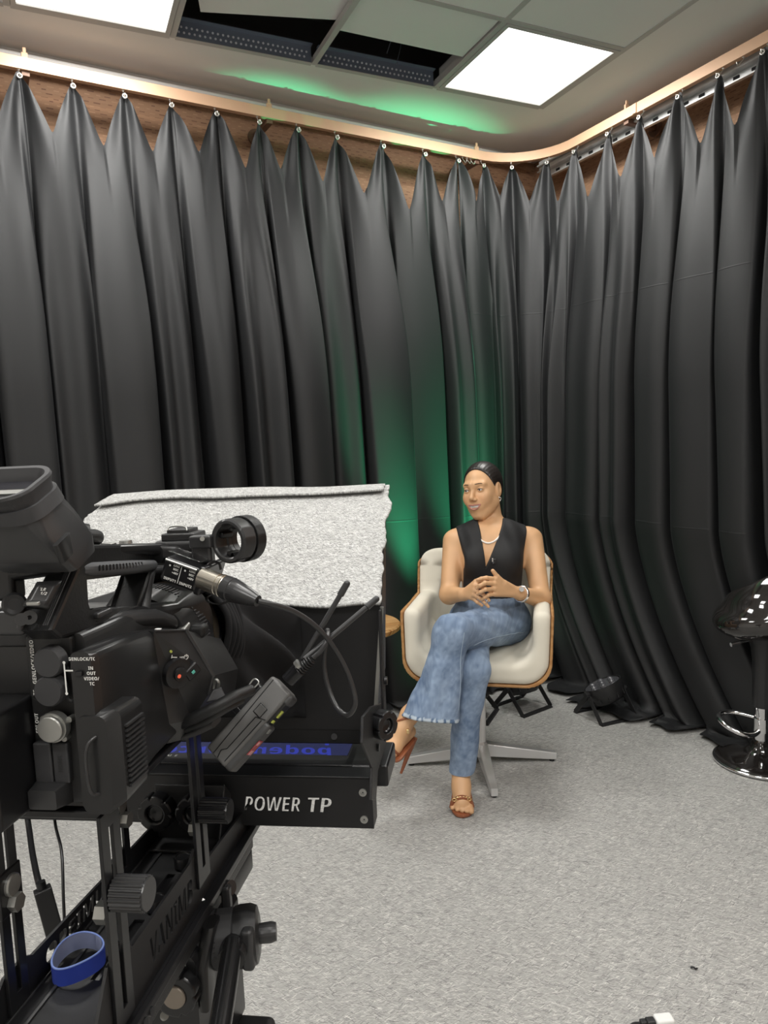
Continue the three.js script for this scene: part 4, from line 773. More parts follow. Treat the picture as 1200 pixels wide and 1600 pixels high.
// extrude an outline given as [D, y] on the plane x = X, thickness t towards -x
const sideMatrix = new THREE.Matrix4().set(0, 0, 1, 0, 0, 1, 0, 0, -1, 0, 0, 0, 0, 0, 0, 1);
const sideCut = (pts, X, t, bevel = 0.001, holes = []) => extrude(pts, t, bevel, holes).applyMatrix4(sideMatrix).translate(X - t, 0, 0);
const sideTrace = (pix, X) => pix.map(([a, b]) => { const p = onX(a, b, X); return [-p.z, p.y]; });
// rounded-rectangle tube through sections {c, w, h, r, q}
function loftRR(secs, n = 6, capEnds = true) {
  const rings = secs.map((s) => { const pts = [], w = s.w / 2, h = s.h / 2, r = Math.min(s.r ?? 0.004, w * 0.99, h * 0.99); [[w - r, h - r, 0], [-w + r, h - r, 1], [-w + r, -h + r, 2], [w - r, -h + r, 3]].forEach(([cx, cy, k]) => { for (let i = 0; i <= n; i++) { const a = (k + i / n) * Math.PI / 2; const v = V(cx + r * Math.cos(a), cy + r * Math.sin(a), 0); if (s.q) v.applyQuaternion(s.q); pts.push(v.add(s.c)); } }); return pts; });
  const m = rings[0].length, p = [], ix = [];
  rings.forEach((ring) => ring.forEach((v) => p.push(v.x, v.y, v.z)));
  for (let j = 0; j + 1 < rings.length; j++) for (let i = 0; i < m; i++) { const a = j * m + i, b = j * m + (i + 1) % m, c = a + m, d = b + m; ix.push(a, b, d, a, d, c); }
  if (capEnds) for (const [j, f] of [[0, 1], [rings.length - 1, 0]]) { const c = rings[j].reduce((a, v) => a.add(v), V(0, 0, 0)).multiplyScalar(1 / m), k = p.length / 3; p.push(c.x, c.y, c.z); for (let i = 0; i < m; i++) { const a = j * m + i, b = j * m + (i + 1) % m; f ? ix.push(k, b, a) : ix.push(k, a, b); } }
  const g = new THREE.BufferGeometry(); g.setAttribute('position', new THREE.Float32BufferAttribute(p, 3)); g.setIndex(ix); g.computeVertexNormals();
  // make sure that faces point outward
  const pos = g.attributes.position, mid = V(0, 0, 0); for (let i = 0; i < pos.count; i++) mid.add(V(pos.getX(i), pos.getY(i), pos.getZ(i))); mid.multiplyScalar(1 / pos.count);
  let s = 0; for (let i = 0; i < pos.count; i++) s += V(pos.getX(i), pos.getY(i), pos.getZ(i)).sub(mid).dot(V(g.attributes.normal.getX(i), g.attributes.normal.getY(i), g.attributes.normal.getZ(i)));
  if (s < 0) { const q = g.index.array; for (let k = 0; k < q.length; k += 3) { const t = q[k]; q[k] = q[k + 1]; q[k + 1] = t; } g.computeVertexNormals(); }
  return toCreasedNormals(g, 0.55);
}
const secD = (D, x0, x1, y0, y1, r = 0.005) => ({ c: P3((x0 + x1) / 2, (y0 + y1) / 2, D), w: x1 - x0, h: y1 - y0, r });
// printed lettering: white (or coloured) ink on a thin patch; given centre, right vector, up vector
function decal(parent, name, w, h, px, draw, c, right, up, color = 0xe6e6e2) {
  const k = Math.round(px * h / w), tex = canvasTex(px, k, (g, W, H) => { g.fillStyle = '#000'; g.fillRect(0, 0, W, H); g.fillStyle = '#fff'; g.strokeStyle = '#fff'; draw(g, W, H); }, false);
  tex.wrapS = tex.wrapT = THREE.ClampToEdgeWrapping;
  const n = new THREE.Vector3().crossVectors(right, up).normalize(), g = new THREE.PlaneGeometry(w, h).applyMatrix4(new THREE.Matrix4().makeBasis(right.clone().normalize(), up.clone().normalize(), n).setPosition(c.clone().addScaledVector(n, 0.0004)));
  return rp(parent, name, g, std(color, 0.6, 0, { alphaMap: tex, transparent: true }), 'white printed lettering');
}
const textDraw = (lines, size, weight = 'bold') => (g, W, H) => { g.font = weight + ' ' + size + 'px sans-serif'; g.textAlign = 'center'; g.textBaseline = 'middle'; lines.forEach((t, i) => g.fillText(t, W / 2, H * (i + 0.5) / lines.length)); };
// lobed clamp knob, axis +y, centred
function knobGeo(r, h, lobes = 7) {
  const s = new THREE.Shape(), N = 140; for (let i = 0; i <= N; i++) { const a = i / N * Math.PI * 2, c = Math.pow(Math.max(0, Math.cos(a * lobes)), 9), q = r * (1 - 0.12 * c); i ? s.lineTo(q * Math.cos(a), q * Math.sin(a)) : s.moveTo(q * Math.cos(a), q * Math.sin(a)); }
  const hole = new THREE.Path(); hole.absarc(0, 0, r * 0.5, 0, Math.PI * 2, true); s.holes.push(hole);
  const g = new THREE.ExtrudeGeometry(s, { depth: h * 0.7, bevelEnabled: true, bevelSize: r * 0.09, bevelThickness: h * 0.15, bevelSegments: 3, bevelOffset: -r * 0.09 }).translate(0, 0, -h * 0.35).rotateX(-Math.PI / 2);
  return merge([g, turned([[0, -h * 0.5], [r * 0.52, -h * 0.5], [r * 0.52, h * 0.22], [r * 0.42, h * 0.3], [r * 0.36, h * 0.2], [0, h * 0.18]], 28)]);
}
function knurled(r, h, teeth = 22) { const s = new THREE.Shape(); for (let i = 0; i < teeth * 4; i++) { const a = i / (teeth * 4) * Math.PI * 2, q = r * ((i % 4) < 2 ? 1 : 0.92); i ? s.lineTo(q * Math.cos(a), q * Math.sin(a)) : s.moveTo(q * Math.cos(a), q * Math.sin(a)); } s.closePath(); return merge([new THREE.ExtrudeGeometry(s, { depth: h, bevelEnabled: false }).translate(0, 0, -h / 2).rotateX(-Math.PI / 2), turned([[0, h / 2 - 0.001], [r * 0.93, h / 2 - 0.001], [r * 0.9, h / 2 + 0.0012], [0, h / 2 + 0.0012]], 28)]); }
const hexNut = (r, h) => toCreasedNormals(cyl(r, h, 6), 0.3);
const font = await new FontLoader().loadAsync('fonts/droid/droid_sans_bold.typeface.json');
// outlines of a word, fitted into x0..x1, y0..y1 (for cut-outs)
function wordHoles(text, x0, x1, y0, y1, slant = 0) {
  const shapes = font.generateShapes(text, 1), all = shapes.map((s) => ({ o: s.getPoints(5), i: s.holes.map((h) => h.getPoints(5)) }));
  let a = 1e9, b = -1e9, c = 1e9, d = -1e9; for (const s of all) for (const p of s.o) { a = Math.min(a, p.x); b = Math.max(b, p.x); c = Math.min(c, p.y); d = Math.max(d, p.y); }
  const f = (p) => [mix(x0, x1, (p.x - a) / (b - a)) + slant * (p.y - c) / (d - c), mix(y0, y1, (p.y - c) / (d - c))];
  return { outer: all.map((s) => s.o.map(f)), inner: all.flatMap((s) => s.i.map((h) => h.map(f))) };
}
// ---- materials of the rig
const grainBump = dataTex(256, 256, (x, y) => 0.5 + 0.5 * (hash(x, y, 5) - 0.5) + 0.25 * noise2(x / 3, y / 3, 6));
M.powder = std(lin(0.01, 0.01, 0.011), 0.36, 0.0, { bumpMap: rep(grainBump, 90, 90), bumpScale: 0.00012 });
M.rigBlack = std(lin(0.009, 0.009, 0.01), 0.28);
M.camBlack = std(lin(0.0135, 0.0135, 0.014), 0.3, 0, { bumpMap: rep(grainBump, 9, 9), bumpScale: 0.00008 });
M.camGrey = std(lin(0.03, 0.03, 0.031), 0.32);
M.camRubber = std(lin(0.036, 0.036, 0.038), 0.6);
M.slate = std(lin(0.06, 0.062, 0.066), 0.6);
M.nickel = std(lin(0.62, 0.58, 0.5), 0.28, 1);
M.boltGrey = std(lin(0.4, 0.4, 0.38), 0.35, 0.8);
M.cloth = std(lin(0.008, 0.008, 0.009), 0.95, 0, { side: THREE.DoubleSide });
const feltTex = fibreTex(1024, '#c2c2c0', 46000, 15, ['#8a8a89', '#e9e9e6', '#ffffff', '#a4a4a2', '#6c6c6c', '#d4d4d2', '#ffffff'], 0.2, 1.6);
const feltBump = rep(carpetBump, 2.2, 2.2);
M.felt = std(lin(0.7, 0.7, 0.695), 0.95, 0, { map: rep(feltTex, 1 / 0.27, 1 / 0.27), bumpMap: rep(carpetBump, 1 / 0.12, 1 / 0.12), bumpScale: 0.0015 });

// ================================================================ felt sheet over the hood
{
  const t = rigThing('felt_sheet', 'pale grey felt sheet draped over the prompter hood with ragged edges', 'felt sheet', [-0.34, -0.172, 0.78]);
  const prof = (v) => { const k = v; return k < 0.8 ? [mix(0.778, 0.952, k / 0.8), mix(-0.174, -0.082, k / 0.8)] : [mix(0.952, 1.0, (k - 0.8) / 0.2), mix(-0.082, -0.058, (k - 0.8) / 0.2)]; };
  const edgeR = (v) => mix(-0.119, -0.136, v) + 0.0022 * noise2(v * 11, 1, 81) + 0.0014 * noise2(v * 43, 2, 82) + 0.006 * Math.exp(-Math.pow((v - 0.78) / 0.12, 2));
  const edgeL = (v) => mix(-0.592, -0.541, v) + 0.003 * noise2(v * 16, 3, 83) + 0.0015 * noise2(v * 60, 4, 84);
  const at2 = (u, v, lift) => { const [D, y] = prof(clamp(v, 0, 1)), x = mix(edgeL(v), edgeR(v), u); return P3(x, y + lift + 0.0035 * noise2(x * 9, D * 9, 85) + (v < 0 ? v * 0.05 : 0) + (v < 0.08 ? 0.002 * noise2(x * 22, 0, 86) * (0.08 - v) / 0.08 : 0), D); };
  rp(t, 'sheet', thick((u, v) => at2(u, v, 0.002), 150, 60, 0.003, [0.46, 0.24]), M.felt);
  const band = (u) => 0.86 + 0.03 * u + 0.01 * noise2(u * 7, 5, 87);
  rp(t, 'folded_hem', thick((u, v) => { const vv = mix(band(u), 1.0, v); return at2(mix(0.0, 0.985, u), vv, mix(0.0105, 0.004, v)); }, 110, 8, 0.0028, [0.46, 0.04]), M.felt, 'folded strip along the top edge');
  rp(t, 'front_flap', thick((u, v) => { const p = at2(mix(0.01, 0.965, u), 1, 0.0); p.z -= 0.004 + v * 0.012; p.y -= v * 0.03; return p; }, 60, 6, 0.003, [0.46, 0.06]), M.felt);
}
// ================================================================ prompter: hood, shroud, arm
{
  const t = rigThing('prompter_hood', 'black metal prompter hood with textured back plate below the felt', 'prompter', [-0.34, -0.32, 0.79]);
  // back plate with a lens opening
  const outline = [[-0.575, -0.319], [-0.137, -0.319], [-0.1205, -0.176], [-0.583, -0.176]];
  const hole = new THREE.Path(); hole.absellipse(-0.315, -0.235, 0.1, 0.052, 0, Math.PI * 2, true);
  rp(t, 'back_plate', extrude(outline, 0.003, 0.0006, [hole], 30).translate(0, 0, -0.79), M.powder);
  rp(t, 'bottom_lip', [rb(-0.57, -0.139, -0.336, -0.318, 0.788, 0.797, 0.002), along(cyl(0.0035, 0.003, 16), onD(522, 1151, 0.787), onD(522, 1151, 0.784))], M.powder);
  // sloping roof under the felt and two side plates
  rp(t, 'roof', thick((u, v) => P3(mix(-0.58, -0.126, u) + v * mix(0.03, -0.012, u), mix(-0.18, -0.066, v), mix(0.788, 0.995, v)), 2, 2, 0.003), M.powder);
  for (const s of [0, 1]) { const X0 = s ? -0.122 : -0.579, X1 = s ? -0.139 : -0.552; rp(t, 'side_plate', thick((u, v) => { const D = mix(0.79, 0.99, u), top = mix(-0.182, -0.07, u); return P3(mix(X0, X1, u) - (s ? 0.012 : -0.004) * (1 - v) * 1.0, mix(-0.31, top, v), D); }, 6, 4, 0.0025), M.powder); }
  // thin pale bar put in as the highlight along the right plate edge
  rp(t, 'edge_highlight', [bar(P3(-0.1195, -0.178, 0.786), P3(-0.1345, -0.316, 0.786), 0.0025, 0.004, V(1, 0, 0))], M.boltGrey);
  const arm = rp(t, 'side_arm', sideCut([[0.774, -0.18], [0.786, -0.18], [0.786, -0.25], [0.783, -0.3], [0.765, -0.3], [0.768, -0.25]], -0.1195, 0.003), M.powder);
  rp(arm, 'bolt', along(cyl(0.0045, 0.003, 16), P3(-0.119, -0.258, 0.776), P3(-0.116, -0.258, 0.776)), M.rigBlack);
  // the cloth shroud from the lens to the plate
  const shroud = (u, v) => {
    const a = u * Math.PI * 2, lens = [-0.312 + 0.061 * Math.cos(a), -0.172 + 0.058 * Math.sin(a), 0.668], ca = Math.cos(a), sa = Math.sin(a), sq = 1 / Math.max(Math.abs(ca), Math.abs(sa) * 1.0), out = [-0.31 + 0.115 * clamp(ca * sq * 0.85, -1, 1), -0.245 + 0.066 * clamp(sa * sq * 0.9, -1, 1), 0.785];
    const k = Math.pow(v, 0.8), w = 0.009 * Math.sin(a * 7 + v * 3) * Math.sin(Math.PI * v) + 0.008 * noise2(Math.cos(a) * 3 + 5, Math.sin(a) * 3 + v * 3, 91) * Math.sin(Math.PI * v);
    const bulge = 0.004 * Math.sin(Math.PI * v);
    return P3(mix(lens[0], out[0], k) + (ca) * (w + bulge), mix(lens[1], out[1], k) + sa * (w + bulge), mix(lens[2], out[2], v));
  };
  rp(t, 'lens_shroud', sheet(shroud, 120, 26, [3, 1], true), M.cloth, 'black cloth gathered round the lens');
  const gather = []; for (let k = 0; k < 5; k++) gather.push(tube(Array.from({ length: 20 }, (_, i) => { const a = (i / 20) * Math.PI * 2; return P3(-0.312 + (0.062 + k * 0.0016 + 0.002 * Math.sin(a * 5 + k)) * Math.cos(a), -0.172 + (0.059 + k * 0.0016 + 0.002 * Math.cos(a * 4 + k * 2)) * Math.sin(a), 0.663 + k * 0.005); }), 0.0035, 80, 8, true)); rp(t, 'elastic_gather', gather, M.cloth);
}
// ================================================================ monitor lying under the hood
{
  const t = rigThing('prompter_monitor', 'flat black monitor lying face up under the hood showing blue mirrored text', 'monitor', [-0.335, -0.375, 0.9]);
  rp(t, 'casing', [rb(-0.548, -0.158, -0.376, -0.354, 0.768, 1.03, 0.003), rb(-0.17, -0.119, -0.376, -0.3515, 0.768, 0.835, 0.003), rb(-0.548, -0.158, -0.356, -0.3515, 0.768, 0.795, 0.0015), rb(-0.548, -0.53, -0.356, -0.3515, 0.785, 1.03, 0.0015), rb(-0.168, -0.158, -0.356, -0.3515, 0.785, 1.03, 0.0015), rb(-0.548, -0.158, -0.356, -0.3515, 1.012, 1.03, 0.0015)], M.rigBlack);
  const screen = canvasTex(1024, 600, (g, W, H) => {
    g.fillStyle = '#27306a'; g.fillRect(0, 0, W, H); g.fillStyle = '#3a4be0'; g.font = 'italic bold 92px sans-serif'; g.textBaseline = 'middle';
    // text runs for the mirror: flipped
    g.save(); g.translate(W, 0); g.scale(-1, 1); ['podem concordar', 'que hoje aqui', 'todos os canais', 'da nossa rede', 'estar juntos', 'modelo que', 'podem usar'].forEach((s, i) => g.fillText(s, 52, H - 44 - i * 92)); g.restore();
  });
  const sg = new THREE.PlaneGeometry(0.362, 0.217).rotateX(-Math.PI / 2).translate(-0.349, -0.353, -0.9035);
  const sm = new THREE.MeshStandardMaterial({ color: 0x05060c, roughness: 0.25, emissive: 0xffffff, emissiveMap: screen, emissiveIntensity: 0.22 });
  rp(t, 'screen', sg, sm, 'dark blue screen with mirrored blue letters');
  decal(t, 'printed_label', 0.05, 0.008, 200, textDraw(['RAI  E'], 26), P3(-0.378, -0.3513, 0.786), V(1, 0, 0), V(0, 0, -1));
  const L = new THREE.RectAreaLight(new THREE.Color(0.12, 0.16, 0.8), 0.3, 0.36, 0.215); L.position.copy(P3(-0.349, -0.349, 0.9035)).sub(bases.get(t)); L.rotation.x = Math.PI / 2; L.name = 'screen_light'; L.castShadow = true; t.add(L);
}
// ================================================================ rig base: tray, posts, cross bar, clamps
{
  const t = rigThing('prompter_rig', 'black slotted metal prompter base with POWER TP cross bar, posts and clamp knobs', 'prompter rig', [-0.32, -0.43, 0.6]);
  // cross bar with cut-out lettering
  const w = wordHoles('POWER', -0.2755, -0.213, -0.3925, -0.3755, 0.003), w2 = wordHoles('TP', -0.206, -0.1795, -0.3925, -0.3755, 0.003);
  const cross = rp(t, 'cross_bar', [extrude([[-0.56, -0.4085], [-0.1325, -0.4085], [-0.1325, -0.3525], [-0.56, -0.3525]], 0.0022, 0, [...w.outer, ...w2.outer]).translate(0, 0, -0.7422), rb(-0.56, -0.1325, -0.355, -0.3515, 0.74, 0.765, 0.0012), rb(-0.135, -0.1325, -0.4085, -0.353, 0.742, 0.765, 0.001)], M.powder, 'black bar with the cut-out words POWER TP');
  rp(cross, 'letter_island', [...w.inner, ...w2.inner].map((pts) => extrude(pts, 0.0022).translate(0, 0, -0.7422)), M.powder);
  for (const y of [-0.368, -0.398]) { const sc = rp(cross, 'screw', along(turned([[0.0022, -0.0012], [0.0042, -0.0012], [0.0042, 0.001], [0.0036, 0.0014], [0.0022, 0.0014], [0.0022, 0.0004], [0.0008, 0.0004]], 18), P3(-0.1425, y, 0.74), P3(-0.1425, y, 0.7385)), M.boltGrey); }
  // tray floor with a long slot, between two flanges
  rp(t, 'tray_floor', extrude([[-0.368, 0.44], [-0.278, 0.44], [-0.278, 0.765], [-0.368, 0.765]], 0.0025, 0, [[[-0.327, 0.51], [-0.317, 0.51], [-0.317, 0.585], [-0.327, 0.585]], [[-0.327, 0.6], [-0.319, 0.6], [-0.319, 0.655], [-0.327, 0.655]]]).applyMatrix4(new THREE.Matrix4().set(1, 0, 0, 0, 0, 0, 1, -0.417, 0, -1, 0, 0, 0, 0, 0, 1)), M.powder);
  rp(t, 'tray_rib', [rb(-0.352, -0.349, -0.4145, -0.413, 0.445, 0.69, 0.0006), rb(-0.3645, -0.3635, -0.4145, -0.4125, 0.45, 0.69, 0.0004)], M.camGrey);
  rp(t, 'sliding_plate', [rb(-0.37, -0.27, -0.428, -0.4175, 0.42, 0.775, 0.0015), rb(-0.2745, -0.268, -0.424, -0.4165, 0.42, 0.775, 0.001)], M.rigBlack);
  for (let k = 0; k < 4; k++) rp(t, 'stop_screw', along(cyl(0.0035, 0.003, 14), P3(-0.2695, -0.4235, 0.46 + k * 0.011), P3(-0.2675, -0.4235, 0.46 + k * 0.011)), M.rigBlack);
  const lettersL = wordHoles('OPEIMU', 0.515, 0.605, -0.4095, -0.3955, 0.002), lettersR = wordHoles('VANIMB', 0.515, 0.6, -0.404, -0.383, 0.002);
  rp(t, 'flange', sideCut([[0.44, -0.417], [0.765, -0.417], [0.765, -0.398], [0.662, -0.394], [0.655, -0.385], [0.628, -0.385], [0.62, -0.393], [0.5, -0.388], [0.49, -0.382], [0.466, -0.382], [0.455, -0.392], [0.44, -0.395]], -0.3675, 0.0025, 0, lettersL.outer), M.powder);
  rp(t, 'flange', sideCut([[0.435, -0.417], [0.765, -0.417], [0.765, -0.396], [0.64, -0.388], [0.637, -0.362], [0.612, -0.362], [0.6, -0.369], [0.49, -0.369], [0.483, -0.36], [0.455, -0.36], [0.435, -0.39]], -0.2775, 0.0025, 0, lettersR.outer), M.powder);
  // slotted posts
  const post = (X, D0, D1, y0, y1, slot0, slot1) => rp(t, 'slotted_post', sideCut([[D0, y0], [D1, y0], [D1, y1], [D0, y1]], X, 0.003, 0.0005, [[[D0 + (D1 - D0) * 0.4, slot0], [D0 + (D1 - D0) * 0.62, slot0], [D0 + (D1 - D0) * 0.62, slot1], [D0 + (D1 - D0) * 0.4, slot1]]]), M.rigBlack);
  post(-0.3645, 0.466, 0.489, -0.413, -0.25, -0.4, -0.262); post(-0.2745, 0.456, 0.482, -0.413, -0.25, -0.4, -0.262);
  post(-0.3645, 0.63, 0.656, -0.41, -0.255, -0.402, -0.265); post(-0.2745, 0.61, 0.637, -0.4, -0.235, -0.385, -0.245);
  rp(t, 'camera_plate', rb(-0.364, -0.279, -0.2575, -0.2515, 0.468, 0.65, 0.0015), M.rigBlack);
  // clamps on the posts
  const kn = (name, g, a, b, mat, label) => rp(t, name, along(g, a, b), mat, label);
  kn('knurled_knob', knurled(0.0125, 0.024), P3(-0.2735, -0.311, 0.467), P3(-0.2495, -0.311, 0.467), M.camGrey);
  kn('knurled_knob', knurled(0.0115, 0.026), P3(-0.273, -0.331, 0.624), P3(-0.247, -0.331, 0.624), M.rigBlack);
  kn('lock_nut', hexNut(0.007, 0.008), P3(-0.3655, -0.329, 0.478), P3(-0.3575, -0.329, 0.478), M.boltGrey); kn('clamp_disc', turned([[0, -0.002], [0.0085, -0.002], [0.0085, 0.001], [0.0075, 0.002], [0, 0.002]], 28), P3(-0.3645, -0.3155, 0.478), P3(-0.3605, -0.3155, 0.478), M.boltGrey); rp(t, 'clamp_plate', rb(-0.3665, -0.3635, -0.337, -0.303, 0.465, 0.491, 0.0012), M.rigBlack);
  kn('lock_nut', hexNut(0.008, 0.009), P3(-0.288, -0.326, 0.466), P3(-0.279, -0.326, 0.466), M.boltGrey);
  kn('lock_nut', hexNut(0.0075, 0.009), P3(-0.3645, -0.3525, 0.643), P3(-0.3555, -0.3525, 0.643), M.boltGrey); kn('clamp_disc', cyl(0.0075, 0.003, 20), P3(-0.3645, -0.338, 0.643), P3(-0.3615, -0.338, 0.643), M.boltGrey);
  kn('lock_nut', hexNut(0.0065, 0.007), P3(-0.2855, -0.349, 0.624), P3(-0.2785, -0.349, 0.624), M.boltGrey);
  // bracket that carries the cross bar, with two lobed knobs
  rp(t, 'mounting_bracket', [rb(-0.365, -0.288, -0.414, -0.3525, 0.716, 0.719, 0.001), rb(-0.365, -0.288, -0.414, -0.411, 0.69, 0.719, 0.001), sideCut([[0.69, -0.414], [0.735, -0.414], [0.735, -0.37], [0.719, -0.352]], -0.287, 0.002)], M.powder);
  for (const x of [-0.356, -0.3145]) { const k = kn('lobed_knob', knobGeo(0.0192, 0.016), P3(x, -0.374, 0.712), P3(x, -0.374, 0.69), M.rigBlack); }
  for (const [x, D, r] of [[-0.316, 0.668, 0.0095], [-0.313, 0.6, 0.0095]]) rp(t, 'thumb_screw', turned([[0, 0], [r, 0], [r, 0.008], [r * 0.9, 0.0098], [r * 0.78, 0.0098], [r * 0.72, 0.0085], [0, 0.0085]], 30).translate(x, -0.4125, -D), M.rigBlack);
  rp(t, 'spring_stop', [turned([[0, 0], [0.009, 0], [0.0095, 0.004], [0.007, 0.006], [0.0035, 0.006], [0.003, 0.004], [0, 0.004]], 24).translate(-0.343, -0.413, -0.628)], M.rigBlack);
  // side bracket and knob at the end of the bar
  const sb = rp(t, 'tilt_bracket', sideCut(sideTrace([[578, 1104], [598, 1098], [603, 1140], [600, 1165], [588, 1205], [585, 1250], [578, 1250], [579, 1200], [564, 1160], [565, 1120]], -0.128), -0.126, 0.003, 0.0006), M.powder);
  rp(sb, 'bolt', along(cyl(0.0042, 0.003, 16), onX(588, 1168, -0.127), onX(588, 1168, -0.127).add(V(0.0035, 0, 0))), M.rigBlack);
  { const a = onD(583, 1127, 0.748); rp(t, 'lobed_knob', along(knobGeo(0.0155, 0.014, 6), a.clone().add(V(0.006, 0, 0.005)), a.clone().add(V(0.019, 0.0, 0.014))), M.rigBlack); rp(t, 'knob_stem', rod(a.clone().add(V(-0.008, 0, -0.004)), a.clone().add(V(0.01, 0, 0.007)), 0.0075, 18), M.rigBlack); }
}
// ================================================================ camcorder
{
  const t = rigThing('camcorder', 'black professional camcorder with top handle and eyepiece seen from behind', 'camcorder', [-0.32, -0.25, 0.55]);
  // main body and rear
  rp(t, 'body', [loftRR([secD(0.472, -0.402, -0.284, -0.2495, -0.1225, 0.006), secD(0.56, -0.402, -0.283, -0.2495, -0.124, 0.008), secD(0.62, -0.385, -0.275, -0.245, -0.132, 0.012), secD(0.655, -0.37, -0.262, -0.235, -0.125, 0.03)]), rb(-0.402, -0.326, -0.132, -0.12, 0.4705, 0.5, 0.002)], M.camBlack);
  rp(t, 'connector_panel', [rb(-0.3265, -0.2915, -0.2455, -0.1235, 0.4675, 0.474, 0.002)], M.camBlack);
  // top deck behind the handle
  rp(t, 'top_deck', [loftRR([secD(0.475, -0.36, -0.298, -0.124, -0.1165, 0.002), secD(0.52, -0.36, -0.295, -0.124, -0.1175, 0.002)]), rb(-0.36, -0.309, -0.1195, -0.1145, 0.482, 0.5, 0.001)], M.camGrey);
  for (const [x, y] of [[-0.3025, -0.1385], [-0.304, -0.159]]) { const c = rp(t, 'connector_cap', along(turned([[0, 0], [0.0108, 0], [0.0108, 0.007], [0.0098, 0.0088], [0.0075, 0.0092], [0, 0.0092]], 32), P3(x, y, 0.4675), P3(x, y, 0.4583)), M.camRubber); rp(c, 'cap_strap', tube([P3(x + 0.008, y - 0.006, 0.464), P3(x + 0.0115, y - 0.009, 0.463), P3(x + 0.0145, y - 0.009, 0.466)], 0.0013, 12, 6), M.camRubber); }
  { const x = -0.3045, y = -0.1855; const c = rp(t, 'connector_cap', along(merge([turned([[0, 0], [0.0105, 0], [0.0105, 0.006], [0, 0.006]], 32), turned([[0, 0.006], [0.0095, 0.006], [0.0092, 0.009], [0.0085, 0.0098], [0, 0.0098]], 32)]), P3(x, y, 0.4675), P3(x, y, 0.4577)), M.boltGrey, 'grey metal connector cover'); for (const a of [0.4, 2.7, 5.2]) rp(c, 'cover_lug', along(cyl(0.0022, 0.006, 12), P3(x + Math.cos(a) * 0.0108, y + Math.sin(a) * 0.0108, 0.4675), P3(x + Math.cos(a) * 0.0108, y + Math.sin(a) * 0.0108, 0.4615)), M.boltGrey); }
  rp(t, 'rubber_door', rb(-0.325, -0.3115, -0.2285, -0.199, 0.4625, 0.4685, 0.0015), M.camRubber); { const d = rp(t, 'rubber_door', rb(-0.3105, -0.2985, -0.2285, -0.199, 0.4625, 0.4685, 0.0015), M.camRubber); decal(d, 'embossed_word', 0.019, 0.006, 160, textDraw(['HDMI'], 38), P3(-0.3045, -0.2137, 0.4625), V(0, 1, 0), V(-1, 0, 0), 0x2c2c2c); }
  rp(t, 'release_latch', [loftRR([secD(0.453, -0.325, -0.304, -0.243, -0.229, 0.002), secD(0.468, -0.327, -0.3, -0.245, -0.227, 0.002)])], M.camGrey);
  const lab = (name, w, h, px, lines, size, c, r, u) => decal(t, name, w, h, px, textDraw(lines, size), c, r, u);
  lab('printed_label', 0.034, 0.0042, 300, ['GENLOCK/VIDEO'], 35, P3(-0.3212, -0.1415, 0.4672), V(0, 1, 0), V(-1, 0, 0)); lab('printed_label', 0.008, 0.004, 80, ['TC'], 34, P3(-0.322, -0.1635, 0.4672), V(0, 1, 0), V(-1, 0, 0)); lab('printed_label', 0.02, 0.004, 180, ['SDI OUT'], 34, P3(-0.3225, -0.186, 0.4672), V(0, 1, 0), V(-1, 0, 0));
  // battery
  const bat = rp(t, 'battery', [rb(-0.405, -0.326, -0.246, -0.166, 0.424, 0.472, 0.003)], M.rigBlack); rp(bat, 'battery_ridge', rb(-0.4, -0.3265, -0.176, -0.171, 0.4225, 0.426, 0.001), M.rigBlack);
  // grip side
  rp(t, 'grip_housing', [loftRR([secD(0.4565, -0.2865, -0.2715, -0.2445, -0.1315, 0.005), secD(0.462, -0.2865, -0.2685, -0.245, -0.131, 0.007), secD(0.51, -0.292, -0.2695, -0.247, -0.135, 0.008), secD(0.545, -0.292, -0.272, -0.245, -0.14, 0.008), secD(0.6, -0.292, -0.272, -0.243, -0.15, 0.008)])], M.camBlack);
  const grip = rp(t, 'grip_bulge', loftRR([secD(0.4555, -0.285, -0.2635, -0.2465, -0.1765, 0.006), secD(0.461, -0.285, -0.2555, -0.242, -0.1735, 0.006), secD(0.49, -0.285, -0.2545, -0.24, -0.1745, 0.006), secD(0.496, -0.285, -0.259, -0.238, -0.178, 0.008), secD(0.51, -0.285, -0.27, -0.236, -0.183, 0.008)]), M.camBlack);
  for (let k = 0; k < 13; k++) { const y = -0.1865 - k * 0.0036; rp(grip, 'vent_slat', bar(P3(-0.2545, y, 0.4645), P3(-0.2538, y, 0.4885), 0.0026, 0.0016), M.camGrey); }
  { const h = rp(t, 'strap_loop', [tube([P3(-0.272, -0.191, 0.456), P3(-0.2745, -0.193, 0.4515), P3(-0.2765, -0.199, 0.4495), P3(-0.2765, -0.222, 0.4495), P3(-0.2755, -0.23, 0.452), P3(-0.273, -0.232, 0.456)], 0.0013, 30, 8)], M.camGrey); rp(h, 'recess', rb(-0.2775, -0.2695, -0.2345, -0.1885, 0.4561, 0.4575, 0.0006), M.rigBlack); }
  lab('printed_label', 0.019, 0.0042, 200, ['GENLOCK/TC'], 34, P3(-0.2775, -0.1362, 0.4562), V(1, 0, 0), V(0, 1, 0));
  lab('printed_label', 0.011, 0.0145, 110, ['IN', 'OUT', 'VIDEO/', 'TC'], 33, P3(-0.2715, -0.148, 0.4562), V(1, 0, 0), V(0, 1, 0));
  decal(t, 'printed_line', 0.008, 0.026, 60, (g, W, H) => { g.lineWidth = 8; g.beginPath(); g.arc(14, 16, 8, 0, 7); g.fill(); g.beginPath(); g.moveTo(14, 16); g.lineTo(14, H - 16); g.stroke(); g.beginPath(); g.arc(14, H - 16, 8, 0, 7); g.fill(); g.beginPath(); g.moveTo(14, 58); g.lineTo(W, 58); g.stroke(); }, P3(-0.2885, -0.1495, 0.456), V(1, 0, 0), V(0, 1, 0));
